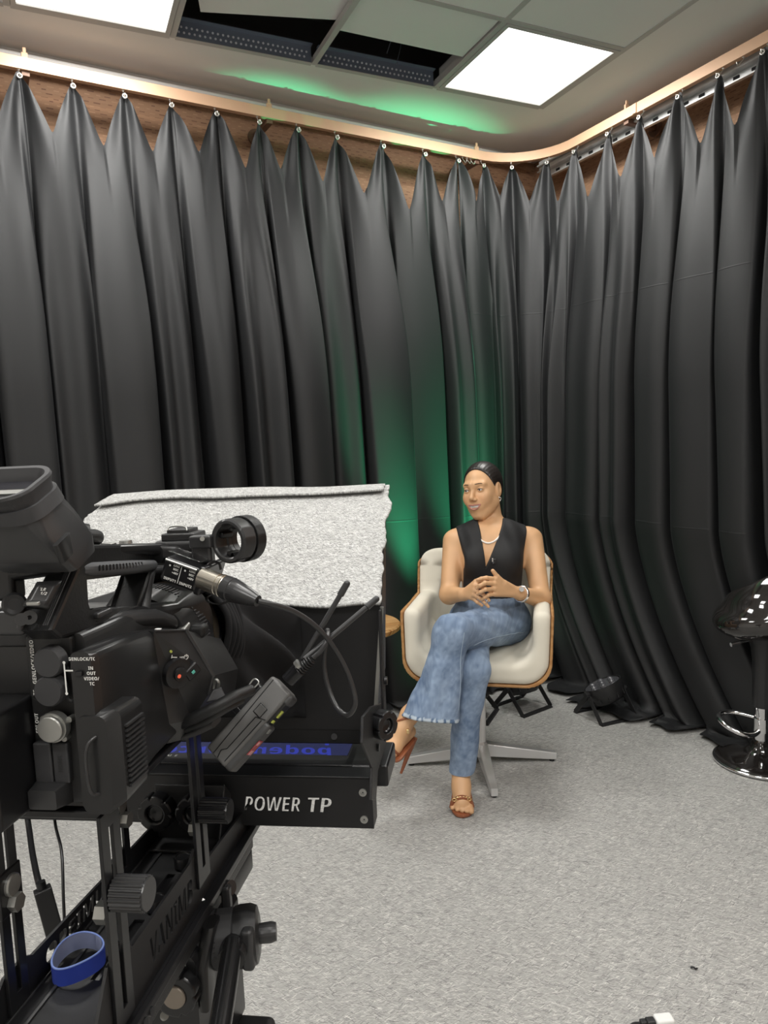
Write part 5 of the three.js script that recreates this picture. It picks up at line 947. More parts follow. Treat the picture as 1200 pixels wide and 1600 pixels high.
  rp(t, 'slide_switch', rb(-0.2825, -0.2775, -0.148, -0.1445, 0.454, 0.457, 0.0006), M.rigBlack);
  // front control block with the power switch
  const hullPts = [[237, 984, 0.55], [262, 982, 0.585], [292, 985, 0.6], [345, 998, 0.655], [372, 1045, 0.66], [366, 1090, 0.655], [345, 1110, 0.65], [312, 1148, 0.62], [262, 1162, 0.58], [238, 1150, 0.555]].map((p) => onD(...p));
  { // faceted block: outline on the right, pushed in towards the body
    const inn = hullPts.map((p) => V(-0.31, p.y * 0.98 - 0.002, p.z)); const mid = hullPts.reduce((a, p) => a.add(p), V(0, 0, 0)).multiplyScalar(1 / hullPts.length).add(V(0.004, 0, 0.004)); const P = [], N = hullPts.length;
    const tri = (a, b, c) => P.push(...a.toArray(), ...b.toArray(), ...c.toArray());
    const cp = onD(290, 985, 0.592), cq = onD(333, 1056, 0.602), cr_ = onD(326, 1085, 0.6), cs = onD(300, 1125, 0.592), ct = onD(245, 1135, 0.556), cu = onD(240, 986, 0.552); // flat plate that carries the switch
    const plate = [cu, cp, cq, cr_, cs, ct]; for (let i = 1; i + 1 < plate.length; i++) tri(plate[0], plate[i + 1], plate[i]);
    const front = [cp, hullPts[3], hullPts[4], cq]; tri(front[0], front[2], front[1]); tri(front[0], front[3], front[2]); tri(cq, hullPts[5], hullPts[4]); tri(cq, cr_, hullPts[5]); tri(cr_, hullPts[6], hullPts[5]); tri(cr_, cs, hullPts[6]); tri(cs, hullPts[7], hullPts[6]); tri(cs, hullPts[8], hullPts[7]); tri(cs, ct, hullPts[8]); tri(ct, hullPts[9], hullPts[8]);
    const rim = [cu, cp, hullPts[3], hullPts[4], hullPts[5], hullPts[6], hullPts[7], hullPts[8], hullPts[9], ct]; for (let i = 0; i < rim.length; i++) { const a = rim[i], b = rim[(i + 1) % rim.length], A = V(-0.315, a.y, a.z - 0.002), B = V(-0.315, b.y, b.z - 0.002); tri(a, b, B); tri(a, B, A); }
    const g = new THREE.BufferGeometry(); g.setAttribute('position', new THREE.Float32BufferAttribute(P, 3)); g.computeVertexNormals(); g.setAttribute('uv', new THREE.Float32BufferAttribute(new Float32Array(P.length / 3 * 2), 2));
    const blk = rp(t, 'control_block', g, std(lin(0.018, 0.018, 0.0185), 0.42, 0, { side: THREE.DoubleSide })); M.ctl = blk.material;
    rp(blk, 'bevel_edge', [rod(cu, cp, 0.0012, 8), rod(cp, cq, 0.0022, 8), rod(cq, cr_, 0.0018, 8)], M.camGrey);
    const nrm = new THREE.Vector3().crossVectors(cq.clone().sub(cu), ct.clone().sub(cu)).normalize(); if (nrm.z < 0) nrm.negate();
    const onPlate = (px, py) => { const d = rayR(px, py), k = cu.dot(nrm) / d.dot(nrm); return d.multiplyScalar(k); };
    const ax = (p, l0, l1, g2) => along(g2, p.clone().addScaledVector(nrm, l0), p.clone().addScaledVector(nrm, l1));
    const dial = onPlate(276, 1051), tab = onPlate(296, 1047);
    const sw = rp(blk, 'power_switch', [ax(dial, -0.001, 0.004, turned([[0, -0.0025], [0.0132, -0.0025], [0.0126, 0.0025], [0.009, 0.003], [0, 0.003]], 32)), ax(tab, -0.001, 0.006, rbox(0.011, 0.007, 0.014, 0.002)), ax(dial, 0.003, 0.0065, turned([[0, -0.0018], [0.0062, -0.0018], [0.0056, 0.0018], [0.004, 0.001], [0, 0.001]], 24))], M.rigBlack);
    M.redDot = std(lin(0.7, 0.12, 0.06), 0.4, 0, { emissive: lin(0.7, 0.1, 0.05), emissiveIntensity: 0.25 }); M.greenTab = std(lin(0.1, 0.45, 0.36), 0.4); M.yellowDot = std(lin(0.5, 0.55, 0.1), 0.4);
    rp(sw, 'red_button', ax(onPlate(274, 1054), 0.0045, 0.006, cyl(0.0017, 0.0015, 14)), M.redDot, 'small red record button'); rp(sw, 'green_mark', ax(onPlate(295, 1047), 0.0065, 0.0072, rbox(0.0028, 0.0008, 0.003, 0.0003)), M.greenTab, 'small green mark'); rp(blk, 'indicator_light', ax(onPlate(267, 1018), -0.0005, 0.0008, cyl(0.0011, 0.001, 12)), M.yellowDot);
    const rv = onPlate(300, 1026).sub(onPlate(262, 1027)).normalize(), uv2 = new THREE.Vector3().crossVectors(nrm, rv).normalize();
    decal(blk, 'power_symbol', 0.0185, 0.006, 190, (g, W, H) => { g.lineWidth = 8; g.beginPath(); g.moveTo(10, 8); g.lineTo(10, 38); g.moveTo(10, 28); g.lineTo(62, 30); g.lineTo(62, 48); g.moveTo(92, 48); g.lineTo(92, 30); g.lineTo(130, 28); g.stroke(); g.beginPath(); g.arc(156, 30, 20, -1.1, 4.25); g.stroke(); g.beginPath(); g.moveTo(156, 4); g.lineTo(156, 28); g.stroke(); }, onPlate(281, 1027), rv, uv2);
    rp(blk, 'zoom_rocker', [loftRR([{ c: onD(282, 990, 0.6), w: 0.008, h: 0.008, r: 0.002 }, { c: onD(290, 978, 0.615), w: 0.009, h: 0.007, r: 0.002 }])], M.boltGrey); rp(blk, 'rocker_block', [rbox(0.018, 0.012, 0.016, 0.004, ...onD(308, 985, 0.622).toArray())], M.camBlack);
    for (const [a, b] of [[247, 984], [264, 989], [290, 996]]) rp(blk, 'white_mark', rbox(0.005, 0.001, 0.003, 0.0004, ...onD(a, b - 1, a < 250 ? 0.556 : a < 270 ? 0.575 : 0.597).toArray()), M.whitePaint);
    // hand strap hanging from a steel loop
    rp(t, 'strap_ring', tube([onD(333, 1075, 0.604), onD(337, 1062, 0.6), onD(341, 1065, 0.6), onD(341, 1076, 0.604)], 0.0014, 20, 8), M.boltGrey);
    rp(t, 'strap_webbing', thick((u, v) => { const a = onD(333, 1078, 0.598), b = onD(345, 1074, 0.604), c = onD(322, 1098, 0.592), d = onD(354, 1092, 0.6); return a.lerp(b, u).lerp(c.lerp(d, u), v); }, 6, 6, 0.0018), M.camRubber);
    rp(t, 'hand_strap', [tube([[268, 1140, 0.6], [290, 1128, 0.588], [315, 1116, 0.586], [342, 1102, 0.588], [366, 1089, 0.597], [392, 1078, 0.618]].map((p) => onD(...p)), 0.0052, 50, 12), tube([[290, 1138, 0.595], [320, 1126, 0.592], [350, 1108, 0.596], [378, 1092, 0.612]].map((p) => onD(...p)), 0.0042, 40, 10)], M.camBlack);
    rp(t, 'strap_pad', loftRR([[290, 1148, 0.6], [315, 1139, 0.6], [338, 1128, 0.606]].map(([a, b, c], i) => ({ c: onD(a, b, c), w: 0.012, h: 0.006, r: 0.003, q: new THREE.Quaternion().setFromEuler(new THREE.Euler(0, 1.1, 0.4)) }))), M.camRubber);
  }
  // lens barrel
  const lensAx = (prof, mat, name, parent = t) => rp(parent, name, turned(prof.map(([r, D]) => [r, D]), 64).rotateX(-Math.PI / 2).translate(-0.312, -0.172, 0), mat);
  const lens = lensAx([[0.03, 0.6], [0.047, 0.605], [0.05, 0.63], [0.05, 0.655], [0.046, 0.66], [0.046, 0.69], [0.05, 0.695], [0.054, 0.72], [0.05, 0.722], [0, 0.722]], M.camBlack, 'lens');
  { const ridges = []; for (let k = 0; k < 96; k++) { const a = k / 96 * Math.PI * 2; ridges.push(rbox(0.0015, 0.0012, 0.014, 0.0004, 0, 0.0502, -0.638).rotateZ(a).translate(-0.312, -0.172, 0)); } rp(lens, 'focus_ridges', ridges, M.camRubber); }
  lensAx([[0.046, 0.6615], [0.0485, 0.6615], [0.0485, 0.6735], [0.046, 0.6735]], std(lin(0.3, 0.24, 0.16), 0.3, 0.8), 'gold_ring', lens);
  // top handle traced from the side, with the hand hole
  const hp = [[0.444, -0.113], [0.482, -0.078], [0.484, -0.066], [0.489, -0.0625], [0.62, -0.08], [0.616, -0.092], [0.606, -0.1], [0.585, -0.132], [0.575, -0.138], [0.49, -0.125], [0.455, -0.122]], hh = [[0.4895, -0.0855], [0.592, -0.099], [0.586, -0.105], [0.566, -0.1265], [0.52, -0.119], [0.491, -0.1125], [0.4885, -0.106]];
  const hnd = rp(t, 'handle', [sideCut(hp, -0.29, 0.024, 0.0025, [hh])], M.camBlack);
  rp(hnd, 'handle_top', loftRR([secD(0.492, -0.33, -0.296, -0.07, -0.0625, 0.003), secD(0.53, -0.33, -0.292, -0.0765, -0.0675, 0.004), secD(0.58, -0.328, -0.285, -0.083, -0.074, 0.004), secD(0.617, -0.32, -0.281, -0.0915, -0.079, 0.005)]), M.camBlack);
  rp(hnd, 'rubber_grip', [loftRR([secD(0.49, -0.318, -0.2895, -0.0845, -0.0765, 0.0035), secD(0.5, -0.321, -0.2865, -0.087, -0.0765, 0.005), secD(0.56, -0.32, -0.2835, -0.096, -0.085, 0.005), secD(0.592, -0.316, -0.283, -0.0985, -0.09, 0.004)])], M.slate, 'ribbed slate grey rubber grip');
  { const d = []; for (let k = 0; k < 14; k++) d.push(rbox(0.001, 0.0045, 0.0014, 0.0004, -0.2855 + k * 0.00012, -0.0815 - k * 0.00062, -(0.503 + k * 0.0048))); rp(hnd, 'grip_ribs', d, M.rigBlack); }
  rp(hnd, 'front_pillar', loftRR([{ c: P3(-0.303, -0.1, 0.598), w: 0.029, h: 0.016, r: 0.008, q: new THREE.Quaternion().setFromEuler(new THREE.Euler(-1.25, 0, 0)) }, { c: P3(-0.303, -0.115, 0.586), w: 0.032, h: 0.02, r: 0.01, q: new THREE.Quaternion().setFromEuler(new THREE.Euler(-1.15, 0, 0)) }, { c: P3(-0.305, -0.131, 0.57), w: 0.042, h: 0.034, r: 0.014, q: new THREE.Quaternion().setFromEuler(new THREE.Euler(-1.0, 0, 0)) }]), M.camGrey);
  rp(hnd, 'saddle', [loftRR([secD(0.505, -0.335, -0.29, -0.135, -0.121, 0.008), secD(0.54, -0.338, -0.284, -0.137, -0.1215, 0.01), secD(0.58, -0.338, -0.276, -0.146, -0.13, 0.012), secD(0.6, -0.338, -0.272, -0.155, -0.14, 0.012)])], M.camGrey);
  { // grooves on the rear pillar and the little plate with slider, screws and lever
    for (let k = 0; k < 3; k++) rp(hnd, 'groove', rod(onD(113 - k * 3, 884, 0.4835), onD(73 - k * 3, 978, 0.447), 0.0009, 6), M.camGrey);
    const pa = onD(57, 910, 0.452), pb = onD(96, 910, 0.462), pc = onD(37, 948, 0.442), pd = onD(75, 950, 0.447);
    const pl = rp(t, 'rear_plate', thick((u, v) => pc.clone().lerp(pd, u).lerp(pa.clone().lerp(pb, u), v), 4, 4, 0.006), M.camGrey); const r = pd.clone().sub(pc).normalize(), u = pa.clone().sub(pc).normalize();
    decal(pl, 'printed_label', 0.013, 0.006, 120, textDraw(['XLR', 'CH-1/2'], 26), pc.clone().lerp(pb, 0.55).add(V(0, 0.002, 0.004)), r, u); rp(pl, 'slider', rbox(0.009, 0.0028, 0.003, 0.001, ...onD(52, 943, 0.438).toArray()), M.boltGrey);
    rp(t, 'block', [rb(-0.331, -0.311, -0.117, -0.1, 0.444, 0.462, 0.003)], M.camGrey); rp(t, 'screw_lever', [along(turned([[0, -0.003], [0.0042, -0.003], [0.0042, 0.003], [0, 0.003]], 18), onD(33, 968, 0.443), onD(33, 968, 0.437)), rod(onD(33, 968, 0.439), onD(31, 982, 0.438), 0.002, 10), along(turned([[0.0015, -0.002], [0.0048, -0.002], [0.0048, 0.002], [0.0015, 0.002]], 18), onD(46, 965, 0.444), onD(46, 965, 0.44))], M.camGrey);
    rp(t, 'socket', along(turned([[0, -0.004], [0.0075, -0.004], [0.008, 0.002], [0.0065, 0.0045], [0.004, 0.003], [0, 0.003]], 26), onD(23, 944, 0.452), onD(22.5, 944.3, 0.4435)), M.rigBlack);
    rp(t, 'thumb_pad', rb(-0.3, -0.286, -0.119, -0.114, 0.497, 0.517, 0.002), M.camGrey);
  }
  // controls on the handle: microphone clamp rod, start button, zoom
  rp(t, 'top_controls', [along(turned([[0, -0.024], [0.0062, -0.024], [0.0066, 0.02], [0.0058, 0.024], [0, 0.024]], 24), P3(-0.316, -0.0565, 0.5), P3(-0.311, -0.0645, 0.55)), rb(-0.3165, -0.303, -0.0635, -0.055, 0.478, 0.51, 0.002), along(cyl(0.0028, 0.01, 12), P3(-0.309, -0.0595, 0.466), P3(-0.309, -0.0595, 0.476))], M.camBlack);
  rp(t, 'record_button', turned([[0, 0], [0.0055, 0], [0.005, 0.0028], [0, 0.0034]], 24).translate(-0.303, -0.0735, -0.578), M.boltGrey); rp(t, 'zoom_lever', rbox(0.01, 0.003, 0.008, 0.001, -0.302, -0.07, -0.548), M.boltGrey);
  rp(t, 'accessory_block', [loftRR([{ c: onD(118, 840, 0.52), w: 0.017, h: 0.022, r: 0.002 }, { c: onD(127, 838, 0.545), w: 0.017, h: 0.02, r: 0.002 }])], M.camGrey);
  rp(t, 'hot_shoe', [rb(-0.297, -0.258, -0.0885, -0.077, 0.615, 0.645, 0.004), rb(-0.29, -0.258, -0.078, -0.071, 0.617, 0.643, 0.0015), rb(-0.2865, -0.266, -0.072, -0.068, 0.622, 0.645, 0.001)], M.camBlack); rp(t, 'shoe_rail', [tube([onD(262, 829, 0.618), onD(264, 824, 0.62), onD(290, 824, 0.62), onD(292, 829, 0.618)], 0.0009, 24, 6)], M.boltGrey);
  rp(t, 'handle_nose', loftRR([secD(0.6, -0.318, -0.281, -0.094, -0.079, 0.005), secD(0.625, -0.316, -0.262, -0.1, -0.083, 0.006), secD(0.65, -0.31, -0.262, -0.1, -0.083, 0.006)]), M.camBlack);
  { // XLR input box, rolled clockwise, with its printed face and clear cover
    const a = onD(262, 869, 0.588), b = onD(318, 889, 0.588), c = onD(300, 927, 0.588), r = b.clone().sub(a).normalize(), u = a.clone().sub(onD(246, 906, 0.588)).normalize(), ctr = a.clone().add(c).multiplyScalar(0.5), n = new THREE.Vector3().crossVectors(r, u).normalize(); const u2 = new THREE.Vector3().crossVectors(n, r);
    const q = new THREE.Quaternion().setFromRotationMatrix(new THREE.Matrix4().makeBasis(r, u2, n)); const w = a.distanceTo(b), h = 0.0215;
    const bx = rp(t, 'input_box', [rbox(w, h, 0.045, 0.003).applyQuaternion(q).translate(...ctr.clone().addScaledVector(n, -0.0225).toArray()), rbox(0.006, h + 0.004, 0.05, 0.002).applyQuaternion(q).translate(...ctr.clone().addScaledVector(r, w / 2 + 0.001).addScaledVector(n, -0.026).toArray())], M.rigBlack);
    decal(bx, 'printed_label', w * 0.84, h * 0.8, 260, (g, W, H) => { g.font = 'bold 30px sans-serif'; g.textAlign = 'center'; g.fillText('INPUT1', W * 0.24, H - 6); g.fillText('INPUT2', W * 0.76, H - 6); g.font = 'bold 24px sans-serif'; ['LINE', 'MIC', '+48V'].forEach((s, i) => { g.fillText(s, W * 0.34, 30 + i * 30); g.fillText(s, W * 0.86, 30 + i * 30); }); g.fillRect(W * 0.49, 8, 5, H - 14); g.fillRect(W * 0.1, 26, 14, 14); g.fillRect(W * 0.6, 26, 14, 14); }, ctr, r, u2);
    M.clear = phy(lin(0.9, 0.9, 0.9), 0.08, 0, { transmission: 1, thickness: 0, side: THREE.DoubleSide }); const cv = rp(bx, 'clear_cover', [rbox(w * 0.9, 0.0012, 0.02, 0.0005).applyQuaternion(q).translate(...ctr.clone().addScaledVector(u2, h / 2 + 0.006).addScaledVector(n, -0.008).toArray())], M.clear); rp(bx, 'cover_hinge', rod(ctr.clone().addScaledVector(u2, h * 0.42).addScaledVector(r, -w * 0.45).addScaledVector(n, 0.0015), ctr.clone().addScaledVector(u2, h * 0.42).addScaledVector(r, w * 0.42).addScaledVector(n, 0.0015), 0.0013, 8), M.boltGrey);
    rp(bx, 'wire_ring', [new THREE.TorusGeometry(0.0085, 0.0012, 8, 26).scale(1.3, 0.6, 1).rotateX(-0.6).translate(...onD(342, 935, 0.6).toArray()), tube([onD(322, 885, 0.6), onD(330, 878, 0.605), onD(342, 880, 0.61), onD(345, 890, 0.61)], 0.0012, 20, 6)], M.rigBlack);
  }
  { // microphone holder: a hinged ring with rubber pads
    const c = onD(355, 846, 0.6), axd = V(0.36, -0.02, -0.93).normalize(), put = (g, o = 0) => { const q = new THREE.Quaternion().setFromUnitVectors(V(0, 1, 0), axd); return g.applyQuaternion(q).translate(...c.clone().addScaledVector(axd, o).toArray()); };
    const ringP = (r0, r1, a, b) => turned([[r0, a + 0.0012], [r0 + 0.0012, a], [r1 - 0.0016, a], [r1, a + 0.0016], [r1, b - 0.0012], [r1 - 0.0012, b], [r0 + 0.001, b], [r0, b - 0.001], [r0, a + 0.0012]], 64);
    const mh = rp(t, 'microphone_holder', [put(ringP(0.0142, 0.0193, 0, 0.016)), put(ringP(0.0135, 0.0178, 0.016, 0.022)), put(ringP(0.0138, 0.0193, 0.021, 0.03)), rbox(0.02, 0.011, 0.012, 0.002, ...onD(316, 846, 0.606).toArray()), rbox(0.018, 0.02, 0.012, 0.003, ...onD(318, 862, 0.612).toArray())], M.camGrey);
    for (const a of [0.9, 1.5, 3.14, 4.6, 5.3]) { const g = rbox(0.005, 0.014, 0.005, 0.001, 0.0128, 0.012, 0).rotateY(a); rp(mh, 'rubber_pad', put(g), M.rigBlack); }
    rp(mh, 'clamp_latch', put(turned([[0.0193, 0.017], [0.0205, 0.017], [0.0205, 0.028], [0.0193, 0.028]], 40)), M.camBlack); rp(mh, 'hinge_pin', along(cyl(0.002, 0.012, 12), onD(316, 842, 0.596), onD(316, 842, 0.607)), M.boltGrey);
  }
  { // viewfinder eyepiece
    const B = P3(-0.314, -0.058, 0.464), Tp = P3(-0.3285, -0.0155, 0.447), ax = Tp.clone().sub(B).setX(0).normalize(), xr = V(1, 0, 0), f = new THREE.Vector3().crossVectors(xr, ax).normalize(), rx2 = new THREE.Vector3().crossVectors(f, ax), q = new THREE.Quaternion().setFromRotationMatrix(new THREE.Matrix4().makeBasis(rx2, f.clone(), ax.clone()));
    const S = (k, w, h, r, dx = 0) => ({ c: B.clone().lerp(Tp, k).add(V(dx, 0, 0)), w, h, r, q });
    const vf = rp(t, 'viewfinder', [loftRR([S(-0.28, 0.054, 0.032, 0.006, 0.008), S(-0.05, 0.068, 0.042, 0.006, 0.003), S(0.35, 0.07, 0.046, 0.008), S(0.62, 0.07, 0.047, 0.014)])], M.camGrey);
    rp(vf, 'viewfinder_band', loftRR([S(0.6, 0.073, 0.05, 0.016), S(0.8, 0.074, 0.051, 0.017)]), M.camRubber);
    const outer = [S(0.8, 0.07, 0.047, 0.016), S(0.9, 0.072, 0.05, 0.017), S(1.0, 0.077, 0.055, 0.018), S(1.04, 0.0765, 0.0545, 0.018), S(1.035, 0.07, 0.048, 0.015), S(0.95, 0.064, 0.042, 0.013), S(0.86, 0.06, 0.038, 0.01)];
    rp(vf, 'eyecup', loftRR(outer, 8, false), M.camRubber);
    rp(vf, 'eyepiece_lens', loftRR([S(0.84, 0.06, 0.038, 0.01), S(0.865, 0.06, 0.038, 0.01)]), phy(lin(0.02, 0.02, 0.025), 0.08, 0, { clearcoat: 1 })); rp(vf, 'eyepiece_frame', [loftRR([S(0.87, 0.052, 0.006, 0.002), S(0.89, 0.052, 0.006, 0.002)])], M.boltGrey);
    rp(vf, 'side_flap', [loftRR([{ c: onD(96, 842, 0.432), w: 0.0035, h: 0.018, r: 0.0015, q }, { c: onD(104, 872, 0.44), w: 0.0035, h: 0.014, r: 0.0015, q }])], M.camBlack);
    rp(vf, 'hinge_arm', [rb(-0.352, -0.336, -0.1, -0.062, 0.474, 0.49, 0.004), rod(P3(-0.34, -0.08, 0.48), P3(-0.302, -0.076, 0.482), 0.006, 16)], M.rigBlack);
  }
}
// ================================================================ microphone cable with its connector, and the wireless receiver
{
  const t = rigThing('microphone_cable', 'black audio cable with a silver plug looping in front of the hood', 'cable', [-0.2, -0.13, 0.6]);
  const a = onD(316, 903, 0.592), b = onD(352, 917, 0.586), c = onD(366, 923, 0.583), d = onD(403, 939, 0.575), dir2 = d.clone().sub(a).normalize();
  const pr = (prof, p, q2) => along(turned(prof.map(([r, y]) => [r, y - 0.5]).map(([r, y]) => [r, y * p.distanceTo(q2)]), 36), p, q2);
  rp(t, 'plug_shell', [pr([[0, 0], [0.0094, 0], [0.0094, 0.72], [0.0088, 0.74], [0.0088, 0.8], [0.0098, 0.82], [0.0098, 0.9], [0.0092, 0.92], [0.0096, 1], [0, 1]], a, b)], M.nickel, 'silver metal plug shell');
  rp(t, 'plug_boot', [pr([[0, 0], [0.0101, 0], [0.0103, 0.2], [0.0096, 0.22], [0.0102, 0.26], [0.0094, 0.4], [0.0068, 0.8], [0.0048, 1], [0, 1]], b, d)], M.camGrey);
  const pts = [[403, 939, 0.575], [425, 944, 0.58], [462, 957, 0.6], [500, 985, 0.62], [530, 1025, 0.635], [550, 1070, 0.64], [555, 1100, 0.64], [545, 1117, 0.642], [530, 1110, 0.65], [515, 1080, 0.66], [507, 1045, 0.665], [508, 1010, 0.668], [512, 985, 0.665], [511, 1000, 0.655], [500, 1018, 0.65], [489, 1028, 0.648]].map((p) => onD(...p));
  rp(t, 'cord', tube(pts, 0.0023, 160, 10), M.camGrey);
  const e = onD(489, 1028, 0.648), f = onD(468, 1048, 0.648), g0 = onD(452, 1064, 0.648);
  rp(t, 'strain_relief', [rod(e, f, 0.0034, 14, 0.0042), ...Array.from({ length: 7 }, (_, k) => along(new THREE.TorusGeometry(0.0046 - k * 0.00015, 0.0011, 8, 18).rotateX(Math.PI / 2), f.clone().lerp(e, k / 7), f.clone().lerp(e, k / 7 + 0.01))), rod(f, g0, 0.0058, 16)], M.rigBlack);
}
{
  const t = rigThing('wireless_receiver', 'grey wireless audio receiver with two stub antennas hanging from the camcorder', 'receiver', [-0.235, -0.25, 0.63]);
  M.rxGrey = std(lin(0.11, 0.108, 0.105), 0.5); M.rxDark = std(lin(0.05, 0.05, 0.05), 0.5);
  const A = onD(338, 1181, 0.622), B = onD(437, 1072, 0.648), r = B.clone().sub(A).normalize(), n = V(-0.26, 0.26, 1).addScaledVector(r, -V(-0.26, 0.26, 1).dot(r)).normalize(), u = new THREE.Vector3().crossVectors(n, r).normalize(), q = new THREE.Quaternion().setFromRotationMatrix(new THREE.Matrix4().makeBasis(r, u, n)), C0 = A.clone().add(B).multiplyScalar(0.5), L = A.distanceTo(B) + 0.004;
  const put = (g, dx, dy, dz) => g.applyQuaternion(q).translate(...C0.clone().addScaledVector(r, dx).addScaledVector(u, dy).addScaledVector(n, dz).toArray());
  rp(t, 'case', [put(rbox(L, 0.027, 0.02, 0.003), 0, 0, -0.01)], M.rxGrey); rp(t, 'side_cover', [put(rbox(L * 0.62, 0.009, 0.018, 0.003), -L * 0.19, -0.0148, -0.0105), put(rbox(L * 0.12, 0.009, 0.018, 0.003), L * 0.43, -0.0125, -0.0105)], M.rxDark, 'darker underside cover');
  rp(t, 'port_panel', put(rbox(L * 0.3, 0.006, 0.015, 0.001), L * 0.24, -0.0125, -0.011), M.rigBlack); rp(t, 'port_light', [put(rbox(0.003, 0.002, 0.005, 0.0005), L * 0.16, -0.0158, -0.008), put(rbox(0.008, 0.002, 0.004, 0.0005), L * 0.26, -0.0158, -0.009)], M.yellowDot);
  M.redLabel = std(lin(0.35, 0.05, 0.06), 0.5); rp(t, 'red_label', put(rbox(0.017, 0.0008, 0.009, 0.0003), -L * 0.16, -0.0196, -0.009), M.redLabel, 'worn red sticker'); rp(t, 'label_tear', [put(rbox(0.005, 0.0006, 0.006, 0.0002), -L * 0.22, -0.0201, -0.0085), put(rbox(0.004, 0.0006, 0.004, 0.0002), -L * 0.1, -0.0201, -0.007)], std(lin(0.6, 0.3, 0.3), 0.6)); rp(t, 'grey_label', put(rbox(0.005, 0.0008, 0.005, 0.0003), L * 0.06, -0.0194, -0.008), M.boltGrey);
  // panel lines and button
  const line = (x0, y0, x1, y1) => { const a = C0.clone().addScaledVector(r, x0).addScaledVector(u, y0).addScaledVector(n, 0.00005), b = C0.clone().addScaledVector(r, x1).addScaledVector(u, y1).addScaledVector(n, 0.00005); return bar(a, b, 0.0007, 0.0006, n); };
  rp(t, 'panel_line', [line(-L * 0.48, 0.004, L * 0.48, 0.009), line(-L * 0.48, -0.002, -L * 0.4, 0.0005), line(-L * 0.4, 0.0005, -L * 0.35, -0.003), line(-L * 0.35, -0.003, L * 0.08, -0.003), line(L * 0.08, -0.003, L * 0.13, -0.012), line(-L * 0.45, -0.0095, L * 0.1, -0.0095)], M.rigBlack);
  rp(t, 'button', [put(rbox(0.0095, 0.0085, 0.0012, 0.002), L * 0.16, -0.002, 0.0001)], M.rxGrey); rp(t, 'button_gap', [put(rbox(0.0108, 0.0098, 0.0006, 0.002), L * 0.16, -0.002, 0.0001)], M.rigBlack);
  rp(t, 'belt_clip', [put(rbox(L * 0.34, 0.007, 0.012, 0.002), L * 0.17, 0.016, -0.008), put(rbox(0.006, 0.01, 0.012, 0.001), -L * 0.02, 0.0165, -0.008)], M.rigBlack); rp(t, 'clip_wire', tube([C0.clone().addScaledVector(r, -L * 0.02).addScaledVector(u, 0.0215), C0.clone().addScaledVector(r, L * 0.2).addScaledVector(u, 0.0225), C0.clone().addScaledVector(r, L * 0.34).addScaledVector(u, 0.0235), C0.clone().addScaledVector(r, L * 0.35).addScaledVector(u, 0.018), C0.clone().addScaledVector(r, L * 0.2).addScaledVector(u, 0.0185)], 0.0009, 40, 6), M.boltGrey);
  const ant = (p0, p1) => { const m = p0.clone().lerp(p1, 0.86); return [rod(p0, m, 0.0027, 12, 0.0025), rod(m, p1, 0.0034, 12, 0.0032), new THREE.SphereGeometry(0.0032, 12, 8).translate(p1.x, p1.y, p1.z)]; };
  rp(t, 'antenna', ant(onD(466, 1042, 0.652), onD(542, 912, 0.672)), M.camGrey); rp(t, 'antenna', ant(onD(476, 1030, 0.65), onD(588, 936, 0.69)), M.camGrey);
  rp(t, 'antenna_socket', [rod(onD(447, 1062, 0.65), onD(468, 1040, 0.652), 0.005, 16), rod(onD(460, 1046, 0.651), onD(474, 1032, 0.651), 0.0042, 14)], M.rigBlack); rp(t, 'socket_ring', [rod(onD(464, 1040, 0.646), onD(468, 1036, 0.646), 0.0046, 14)], M.boltGrey);
}
// ================================================================ small things on the rig
{ // blue strap ring lying in the tray
  const c = onY(124, 1512, -0.4135), t = rigThing('cable_strap', 'blue hook-and-loop strap closed to a ring lying in the metal tray', 'strap', [c.x, -0.4135, -c.z]);
  const ring = (r0, y0, h, w) => sheet((u, v) => { const a = u * Math.PI * 2, rx = 0.0185, rz = 0.021; return V(c.x + (rx + r0) * Math.cos(a), -0.4125 + y0 + v * h + 0.002 * Math.sin(a * 2), c.z + (rz + r0) * Math.sin(a)); }, 60, 4, [1, 0.2], true);
  rp(t, 'outer_face', merge([ring(0.0012, 0, 0.014), ring(0.0, 0, 0.0002)]), std(lin(0.045, 0.1, 0.72), 0.85, 0, { side: THREE.DoubleSide, bumpMap: rep(grainBump, 20, 4), bumpScale: 0.001 }), 'bright blue woven outer face');
  const fuzz = std(lin(0.5, 0.56, 0.85), 0.95, 0, { side: THREE.DoubleSide, bumpMap: rep(grainBump, 20, 4), bumpScale: 0.001 });
  rp(t, 'inner_face', ring(-0.0004, 0.0, 0.0143), fuzz, 'pale blue fuzzy inner face'); rp(t, 'overlap_end', thick((u, v) => { const a = mix(-1.25, -0.55, u), rx = 0.0172, rz = 0.0197; return V(c.x + rx * Math.cos(a), -0.4115 + v * 0.0125, c.z + rz * Math.sin(a)); }, 10, 3, 0.001), fuzz);
  rp(t, 'top_edge', tube(Array.from({ length: 24 }, (_, i) => { const a = i / 24 * Math.PI * 2; return V(c.x + 0.0189 * Math.cos(a), -0.3985 + 0.002 * Math.sin(a * 2), c.z + 0.0214 * Math.sin(a)); }), 0.0009, 80, 6, true), std(lin(0.2, 0.28, 0.62), 0.9));
}
